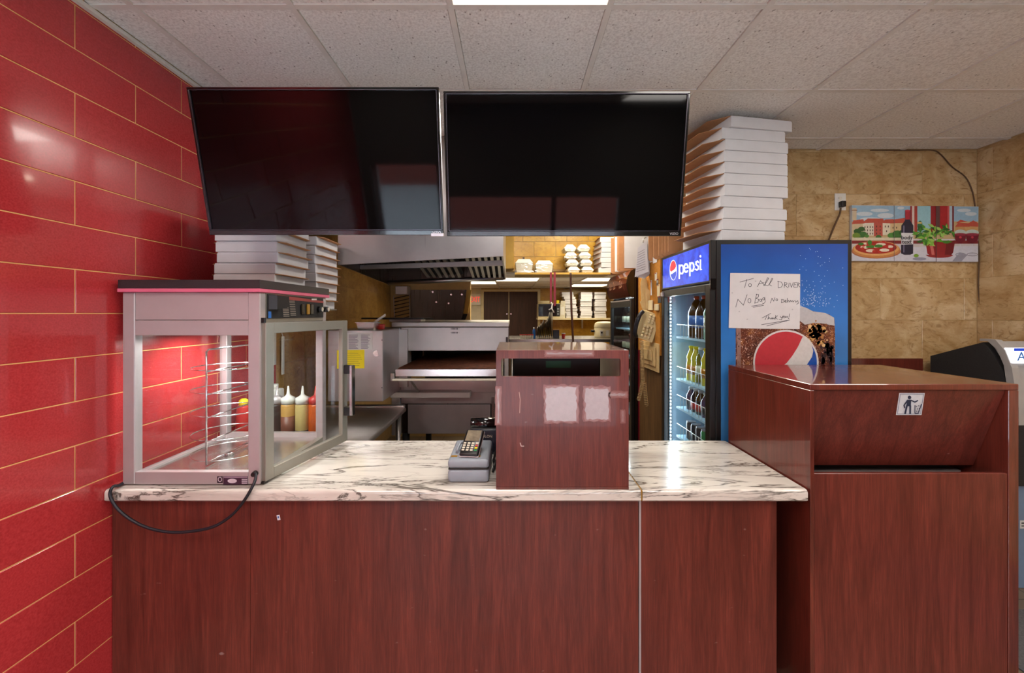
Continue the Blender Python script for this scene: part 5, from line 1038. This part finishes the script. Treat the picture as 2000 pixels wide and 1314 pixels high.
# steel worktop in the middle
YT = 5.2; zT = P(0, 662, YT).z
wt = thing('work_table', 'tall stainless worktop behind the register box carrying pans and cooker', 'table', (.6, 5.6, 0)); MB().box(-.05, 1.45, YT, 6.0, zT - .04, zT, .004).build('top', 'steel_bright', wt)
for x in (0, 1.4):
    for y in (YT + .05, 5.95): MB().cyl((x, y, 0), (x, y, zT - .04), .02, n=10).build('leg', 'steel', wt)
box('shelf', 'steel', .0, 1.4, YT + .05, 5.95, .6, .62, wt)
pan = None; NTH = ['first', 'second', 'third', 'fourth', 'fifth', 'sixth', 'seventh', 'eighth']
for k, (x, rr) in enumerate(((1050, .075), (1053.5, .085), (1057, .095), (1061, .115), (1065, .105), (1069, .125), (1073, .165), (1077, .165))):
    Y = YT + .2 + .01 * k; loc = (P(x, 0, Y).x, Y, zT); lab = 'dark round pizza pan standing on edge in the row on the worktop'
    if pan is None:
        pan = thing('pizza_pan', lab, 'pan', loc, 'dark pizza pans standing in a row'); Mr = T((0, 0, .1035)) @ Matrix.Rotation(math.radians(90), 4, 'Z') @ Matrix.Rotation(math.pi / 2, 4, 'X')
        MB().lathe([(.092, -.004), (.1, .006), (.097, .006), (.09, -.001)], n=24, M=Mr).build('pan', 'pan_dark', pan, True); MB().lathe([(.1, .005), (.103, .008), (.097, .008)], n=24, M=Mr).build('rim', 'steel_dark', pan, True); q = pan
    else: q = dup(pan, loc)
    q['label'] = f'dark round pizza pan on edge, {NTH[k]} in the row from the blue bottle'
    q.scale = (1, rr / .1, rr / .1); q.rotation_euler = (0, 0, -.16)
random.seed(9)
jr = None
for k in range(6):
    loc = (P(1017 + k * 4.6, 0, YT + .12).x, YT + .12, zT); lab = 'small red and white spice jar in the row beside the dark pans'
    if jr is None: jr = thing('spice_jar', lab, 'jar', loc, 'spice jars on the worktop'); MB().lathe([(.012, 0), (.013, .04)], n=12).build('jar', 'ivory', jr, True); MB().lathe([(.0135, .04), (.0135, .055)], n=12).build('lid', 'red_plastic', jr, True)
    else: dup(jr, loc)
bb_ = thing('blue_bottle', 'small blue bottle with white cap between jars and pans', 'bottle', (P(1043, 0, YT + .14).x, YT + .14, zT)); MB().lathe([(.018, 0), (.018, .1), (.01, .12)], n=12).build('body', 'blue_plastic', bb_, True); MB().lathe([(.011, .12), (.011, .14)], n=12).build('cap', 'white_plastic', bb_, True)
dbx = thing('dark_box', 'dark open box standing behind the dark pans', 'box', (P(1086, 0, YT + .3).x, YT + .3, zT)); MB().box(-.04, .04, -.03, .03, 0, .1, .003).build('body', 'navy', dbx, True); MB().box(-.043, .043, -.033, .033, .1, .106).build('rim', 'kraft', dbx, True)
cup = thing('paper_cup', 'red and white paper cup on the worktop', 'cup', (P(1100.5, 0, YT + .1).x, YT + .1, zT)); MB().lathe([(.018, 0), (.024, .06)], n=16).build('cup', 'red_plastic', cup, True); MB().lathe([(.024, .06), (.025, .07), (.022, .07)], n=16).build('rim', 'white_plastic', cup, True)
rc = thing('rice_cooker', 'cream electric rice cooker with domed lid on the worktop', 'rice cooker', (P(1186, 0, YT + .35).x - .03, YT + .35, zT)); MB().lathe([(.13, 0), (.14, .02), (.14, .13)], n=28).build('body', 'cream', rc, True); MB().lathe([(.14, .132), (.142, .15), (.13, .19), (.1, .205), (.03, .212)], n=28).build('lid', 'cream', rc, True)
for dx in (-.075, -.0, .06): MB().box(dx - .02, dx + .02, -.147, -.125, .03, .1, .004).build('control_plate', 'white_plastic', rc, True)
MB().cyl((-.075, -.149, .07), (-.075, -.158, .07), .012, n=10).cyl((.06, -.149, .07), (.06, -.158, .07), .012, n=10).build('knob', 'black_plastic', rc, True); MB().box(-.185, -.14, -.02, .02, .07, .1, .005).build('side_handle', 'black_plastic', rc, True)

# ================================================================== overhead shelf with foam containers
SY = 4.35; sz = P(0, 532, SY).z
osf = thing('overhead_shelf', 'shelf hung on the warm lit tiled bulkhead carrying foam containers', 'shelf', (.5, SOF, sz)); box('board', 'yellow_trim', .03, 1.02, SY, SOF - .001, sz - .02, sz, osf)
for x in (.12, .6): MB().prism([(x, SOF - .001, sz), (x, SOF - .001, sz + .2), (x, SOF - .03, sz + .2), (x, SOF - .03, sz)], (.02, 0, 0)).build('bracket', 'dark_wood', osf)
def foam_pack(label, loc, rz, w=.185, d=.2, h=.14, rx=0):
    t = thing('foam_container', label, 'food container', loc, 'white foam containers in plastic on the overhead shelf', rz); hl = .045; hb = h - hl
    MB().hexa([(-w / 2 + .012, -d / 2 + .01, 0), (w / 2 - .012, -d / 2 + .01, 0), (w / 2 - .012, d / 2 - .01, 0), (-w / 2 + .012, d / 2 - .01, 0), (-w / 2, -d / 2, hb), (w / 2, -d / 2, hb), (w / 2, d / 2, hb), (-w / 2, d / 2, hb)]).build('base', 'white_foam', t, True)
    MB().hexa([(-w / 2 - .003, -d / 2 - .003, hb + .001), (w / 2 + .003, -d / 2 - .003, hb + .001), (w / 2 + .003, d / 2 + .003, hb + .001), (-w / 2 - .003, d / 2 + .003, hb + .001), (-w / 2 + .03, -d / 2 + .03, h), (w / 2 - .03, -d / 2 + .03, h), (w / 2 - .03, d / 2 - .03, h), (-w / 2 + .03, d / 2 - .03, h)]).build('lid', 'white_foam', t, True)
    bmx = bmesh.new(); bmesh.ops.create_cube(bmx, size=1); bmesh.ops.subdivide_edges(bmx, edges=bmx.edges, cuts=5, use_grid_fill=True)
    for v in bmx.verts: v.co = Vector((v.co.x * (w + .012), v.co.y * (d + .012), (v.co.z + .5) * (hb * .95))) + Vector((random.uniform(-.006, .006), random.uniform(-.006, .002), random.uniform(0, .004)))
    MB().add(bmx).build('wrap', 'bag_film', t, True); return t
foam_pack('white foam container pack with a tall lid next to the hood end', (P(1023, 0, SY).x + .005, SY + .12, sz + .0005), 0, .18, .2, .145)
foam_pack('lower white foam container pack next to the bulkhead bracket', (P(1062, 0, SY).x + .005, SY + .12, sz + .0005), .02, .18, .2, .13)
for c_ in range(2):
    for i in range(4): foam_pack(f'wrapped white foam container, {("lowest", "second lowest", "third lowest", "topmost")[i]} of the piled column ' + ('by the bulkhead bracket', 'by the small boxes')[c_], (P(1121 + c_ * 27 - i * 2.2, 0, SY).x, SY + .12 + .004 * i, sz + .0005 + i * .0755), random.uniform(-.05, .05), .122, .18, .074)
for i in range(7): dup(p1, (1.0 + random.uniform(-.01, .01), SY + .17, sz + .0005 + i * .0531), random.uniform(-.1, .1), f'small white box, {ORD[i]} of the overhead stack beside the foam pile', 'small boxes on the overhead shelf').scale = (.55, 1, 1)
# lanyards and cable hanging from the shelf
for i, (x, y1, nm) in enumerate(((1076, 590, 'shorter'), (1083.5, 597, 'longer'))):
    Yl = SY - .02 - .02 * i; l_ = thing('lanyard', f'{nm} of two dark red lanyards hanging from the overhead shelf', 'lanyard', P(x, y1, Yl), 'dark red lanyards'); MB().box(P(x - 2, 0, Yl).x, P(x + 2, 0, Yl).x, Yl, Yl + .004, P(0, y1, Yl).z, sz, 0).build('strap', 'maroon', l_); MB().cyl((P(x, 0, Yl).x, Yl + .002, sz - .012), (P(x, 0, Yl).x, SY + .004, sz - .012), .004, n=6).build('hook', 'black_matte', l_)
    if i == 0: MB().tube([P(x, 590, Yl), P(x + 3, 594, Yl - .01), P(x + 1, 602, Yl), P(x - 4, 605, Yl)], .006, 6).tube([P(x + 2, 594, Yl), P(x + 2, 603, Yl - .01), P(x + 6, 610, Yl)], .006, 6).build('tie', 'white_plastic', l_)
tag(MB().tube(smooth([P(1114.5, 533, SY - .012), P(1115, 560, SY - .012), P(1116, 600, SY - .012), P(1118, 640, SY - .012), P(1119.5, 680, SY - .012), P(1120, 780, SY - .012), P(1120, 900, SY - .012)]), .011, 8).build('hanging_cable', 'dark_wood'), 'black cable hanging from the overhead shelf down behind the register box', 'cable')

# ================================================================== second fridge
Q0, Q1, R0, R1, QT = 1.066, 1.9, 3.75, 4.55, 2.05
f2 = thing('brown_header_fridge', 'black drinks fridge with brown curved header further back in kitchen', 'fridge', (1.48, 4.15, 0))
MB().box(Q0 + .03, Q1, R0, R0 + .04, 0, QT, .003).build('side_panel', 'black_gloss', f2); MB().box(Q0 + .03, Q1, R1 - .04, R1, 0, QT, .003).build('side_panel', 'black_gloss', f2); box('back_panel', 'fridge_in', Q1 - .04, Q1, R0 + .04, R1 - .04, 0, QT, f2); box('top_panel', 'black_gloss', Q0 + .03, Q1 - .04, R0 + .04, R1 - .04, 1.8, QT, f2); box('cabinet_floor', 'fridge_in', Q0 + .03, Q1 - .04, R0 + .04, R1 - .04, 0, .25, f2)
hp = [(Q0 + .029, 1.79), (Q0 - .01, 1.80), (Q0 - .035, 1.86), (Q0 - .045, 1.92), (Q0 - .035, 1.98), (Q0 - .005, 2.03), (Q0 + .029, QT)]
MB().prism([(x, R0 + .012, z) for x, z in hp], (0, R1 - R0 - .02, 0)).build('header', 'copper_print', f2); MB().prism([(x, R0, z) for x, z in hp], (0, .0115, 0)).build('header_end', 'black_gloss', f2)
pr = Print(lambda x, y, l: Vector((Q0 - .0455 + (abs(y) / .1) ** 2 * .012, x, 1.92 - y)))
for cy in (3.95, 4.2, 4.35): pr.stroke([(cy + .06, .03), (cy + .05, -.03), (cy + .02, -.04), (cy, .0), (cy + .03, .03), (cy - .03, .02), (cy - .04, -.03)], .008, (206, 150, 110), 0)
pr.build('header_script', 'ink', f2)
fd2 = MB().box(Q0, Q0 + .028, R0, R0 + .05, .12, 1.78, .003).box(Q0, Q0 + .028, R1 - .05, R1, .12, 1.78, .003).box(Q0, Q0 + .028, R0 + .05, R1 - .05, 1.71, 1.78, .003).box(Q0, Q0 + .028, R0 + .05, R1 - .05, .12, .2, .003).build('door', 'black_plastic', f2)
box('door_trim', 'alu', Q0 - .003, Q0 - .0005, R0 + .045, R1 - .045, 1.765, 1.778, fd2); box('glass_pane', 'fridge_glass', Q0 + .01, Q0 + .014, R0 + .05, R1 - .05, .2, 1.71, fd2)
for z in (.7, .97, 1.24, 1.5): box('shelf', 'fridge_in', Q0 + .05, Q1 - .06, R0 + .045, R1 - .045, z - .012, z, f2)
area('second_fridge_light', (Q0 + .12, 4.15, 1.78), DOWN, .08, .6, 3, (.9, .96, 1.0))
w2 = [o for o in COL.objects if o.name.startswith('water_bottle') and not o.parent][0]
for z in (.97, 1.24, 1.5):
    for k in range(5): dup(w2, (Q0 + .12, R0 + .12 + k * .13, z), 0, f'clear water bottle inside the brown header fridge on the {dict(((.97, "lowest"), (1.24, "middle"), (1.5, "top")))[z]} filled shelf', 'bottles in the brown header fridge')
tag(box('red_post', 'red_trim', 1.128, 1.137, 3.722, 3.745, 0, 2.0), 'thin dark red strip standing between brown header fridge and phone wall', 'strip')

# ================================================================== phone wall, corkboard, papers
XW = 1.13
struct(box('wall_phone', 'old_plank', XW, KR - .002, 3.165, 3.72, 0, 2.066))
ckb = thing('corkboard', 'ochre corkboard fixed on the phone wall between the two fridges', 'board', (XW, 3.44, 1.33)); box('board', 'corkboard', XW - .012, XW - .0005, 3.17, 3.715, 1.33, 2.06, ckb); 
for i, (x, y, w_, h_, mt) in enumerate(((1279, 507, .09, .05, 'white_card'), (1281, 540, .05, .06, 'ivory'), (1284, 551, .045, .05, 'dark_wood'), (1286, 567, .06, .09, 'cream'), (1272, 562, .03, .12, 'white_card'), (1288, 585, .07, .05, 'navy'))):
    c_ = PX(x, y, XW - .014); n_ = thing('pinned_card', ('white card with dark border pinned at the top of the corkboard', 'small printed ivory card pinned on the corkboard', 'small dark square card pinned on the corkboard', 'cream card pinned low on the corkboard', 'narrow white slip pinned on the corkboard', 'dark blue card pinned near the phone')[i], 'card', c_); MB().box(c_.x - .0005, c_.x + .0005, c_.y - w_ / 2, c_.y + w_ / 2, c_.z - h_ / 2, c_.z + h_ / 2).build('card', mt, n_); MB().cyl((c_.x - .0005, c_.y, c_.z + h_ * .4), (c_.x - .006, c_.y, c_.z + h_ * .4), .004, n=8).build('pin', 'red_plastic', n_)
ph = thing('wall_phone_set', 'beige corded wall telephone with dark handset beside the blue fridge', 'telephone', (1.085, 3.34, 1.44), rz=math.radians(-48))
Mp = T((0, 0, .11)) @ Matrix.Rotation(math.radians(16), 4, 'Y')
body = MB().hexa([(-.085, -.035, -.11), (.085, -.035, -.11), (.085, .03, -.11), (-.085, .03, -.11), (-.085, -.015, .11), (.085, -.015, .11), (.085, .03, .11), (-.085, .03, .11)]).build('body', 'phone_beige', ph, True, Mp)
for r in range(4):
    for c_ in range(3): MB().box(-.02 + c_ * .03, -.002 + c_ * .03, -.042, -.025, -.09 + r * .027, -.074 + r * .027, .002).build('key', 'phone_key', body, True, Mp)
for r in range(4):
    for c_ in range(2): MB().box(0 + c_ * .03, .02 + c_ * .03, -.03, -.015, .03 + r * .018, .042 + r * .018, .001).build('memory_key', 'phone_key', body, True, Mp)
MB().tube(smooth([Vector(p) for p in ((-.055, -.045, -.105), (-.058, -.072, -.07), (-.06, -.078, 0), (-.058, -.07, .07), (-.055, -.04, .105))]), .017, 10).build('handset', 'rubber', ph, True, Mp)
def coil(a, b_, r, n):
    a, b_ = Vector(a), Vector(b_); d = (b_ - a); u = d.normalized().orthogonal(); w_ = d.normalized().cross(u); return [a + d * (i / (n * 8)) + (u * math.cos(i * math.pi / 4) + w_ * math.sin(i * math.pi / 4)) * r for i in range(n * 8 + 1)]
k0 = P(1253, 664, 3.3); k1 = P(1256, 745, 3.3); k2 = P(1247, 782, 3.3); k3 = P(1263, 792, 3.3)
MB().tube(coil(k0, k1, .010, 30), .0026, 5).tube(coil(k1, k2, .010, 14), .0026, 5).tube(coil(k1 + Vector((.006, -.01, 0)), k3, .010, 14), .0026, 5).build('coiled_cord', 'cord_tan', ph, M=T(-Vector(ph.location)) if False else None)
ph.children[-1].name
for o in ph.children:
    if o.name.startswith('coiled_cord'): o.matrix_parent_inverse = (Matrix.Translation(ph.location) @ Matrix.Rotation(math.radians(-48), 4, 'Z')).inverted() @ Matrix.Translation(ph.location)
cl = thing('hanging_papers', 'thick sheaf of white order papers hanging on a hook beside the kraft sheets', 'papers', P(1254, 545, 3.4)); random.seed(4)
for k in range(6):
    x0_ = k * .012; MB().prism([P(1246 + k * 1.6, 484 - k, 3.36 + x0_), P(1262 + k * 1.4, 470 - k, 3.36 + x0_), P(1267 + k * .6, 530 + k * 1.2, 3.36 + x0_), P(1240 + k * 3.4, 541 + k * .8, 3.36 + x0_)], (0, .002, 0)).build('sheet', 'paper', cl)
pr = Print(lambda x, y, l: P(x, y, 3.358))
for r in range(9): pr.stroke([(1246 - r * .4, 494 + r * 4.6), (1259 + r * .2, 487 + r * 4.7)], .7, (120, 116, 116), 0)
pr.build('printed_lines', 'ink', cl); MB().tube([P(1256, 474, 3.35), P(1257, 466, 3.37), P(1260, 464, 3.45), P(1262, 464, 3.55)], .004, 6).build('hook', 'steel', cl)
kr = thing('kraft_papers', 'crumpled kraft paper bags hanging beside the telephone', 'paper bag', P(1262, 612, 3.42))
for k, pts in enumerate(([(1256, 537), (1262, 541), (1266, 562), (1276, 592), (1262, 612), (1253, 600), (1251, 552)], [(1250, 590), (1258, 580), (1266, 600), (1259, 615)], [(1260, 560), (1270, 568), (1276, 590), (1268, 606), (1262, 600)])):
    Yk = 3.46 - .03 * k; MB().prism([P(x, y, Yk + .006 * math.sin(i * 2.1)) for i, (x, y) in enumerate(pts)], (0, .004, 0)).build('paper_bag', 'kraft_light', kr)
for k, (x, y, w_, h_) in enumerate(((1272, 596, .10, .08), (1284, 600, .08, .05))): c_ = PX(x, y, XW - .016); MB().box(c_.x - .012, c_.x, c_.y - w_ / 2, c_.y + w_ / 2, c_.z - h_ / 2, c_.z + h_ / 2, .003).build('folded_note', 'cream', kr)
bx_ = thing('kraft_box_flats', 'flattened kraft cartons stacked on the phone wall under the telephone', 'carton', (XW - .02, 3.4, 1.2)); 
for k in range(3): MB().box(XW - .02 - .012 * k, XW - .012 - .012 * k, 3.18 + .05 * k, 3.6 - .03 * k, 1.20 + .04 * k, 1.42 - .03 * k, .001).build('carton_sheet', 'kraft_light', bx_)

# upright cartons above the fridges
ck0 = None; grp = 'upright folded cartons above the fridges'
for k, Y in enumerate((2.93, 2.99, 3.05, 3.12, 3.23, 3.35)):
    loc = (1.29, Y, 2.0665); lab = f'brown folded carton upright above the blue fridge, {NTH[k]} behind the tall stack'
    if ck0 is None:
        ck0 = thing('folded_carton', lab, 'carton', loc, grp); MB().prism([(-.20, 0, .012), (-.185, 0, 0), (.2, 0, 0), (.2, 0, .36), (-.2, 0, .36)], (0, .006, 0)).build('sheet', 'kraft', ck0, True); MB().box(-.19, .19, .007, .010, .01, .35).build('liner', 'white_card', ck0, True)
    else: dup(ck0, loc, None, lab)
for k, (Y, white) in enumerate(((3.80, 1), (3.93, 0), (4.02, 0), (4.14, 1), (4.24, 0), (4.40, 0))):
    c_ = dup(ck0, (1.21 + random.uniform(-.01, .01), Y, QT + .001), math.pi if white else 0, f'{"white faced" if white else "brown"} folded carton on the brown header fridge, {NTH[k]} in row from the papers', grp)
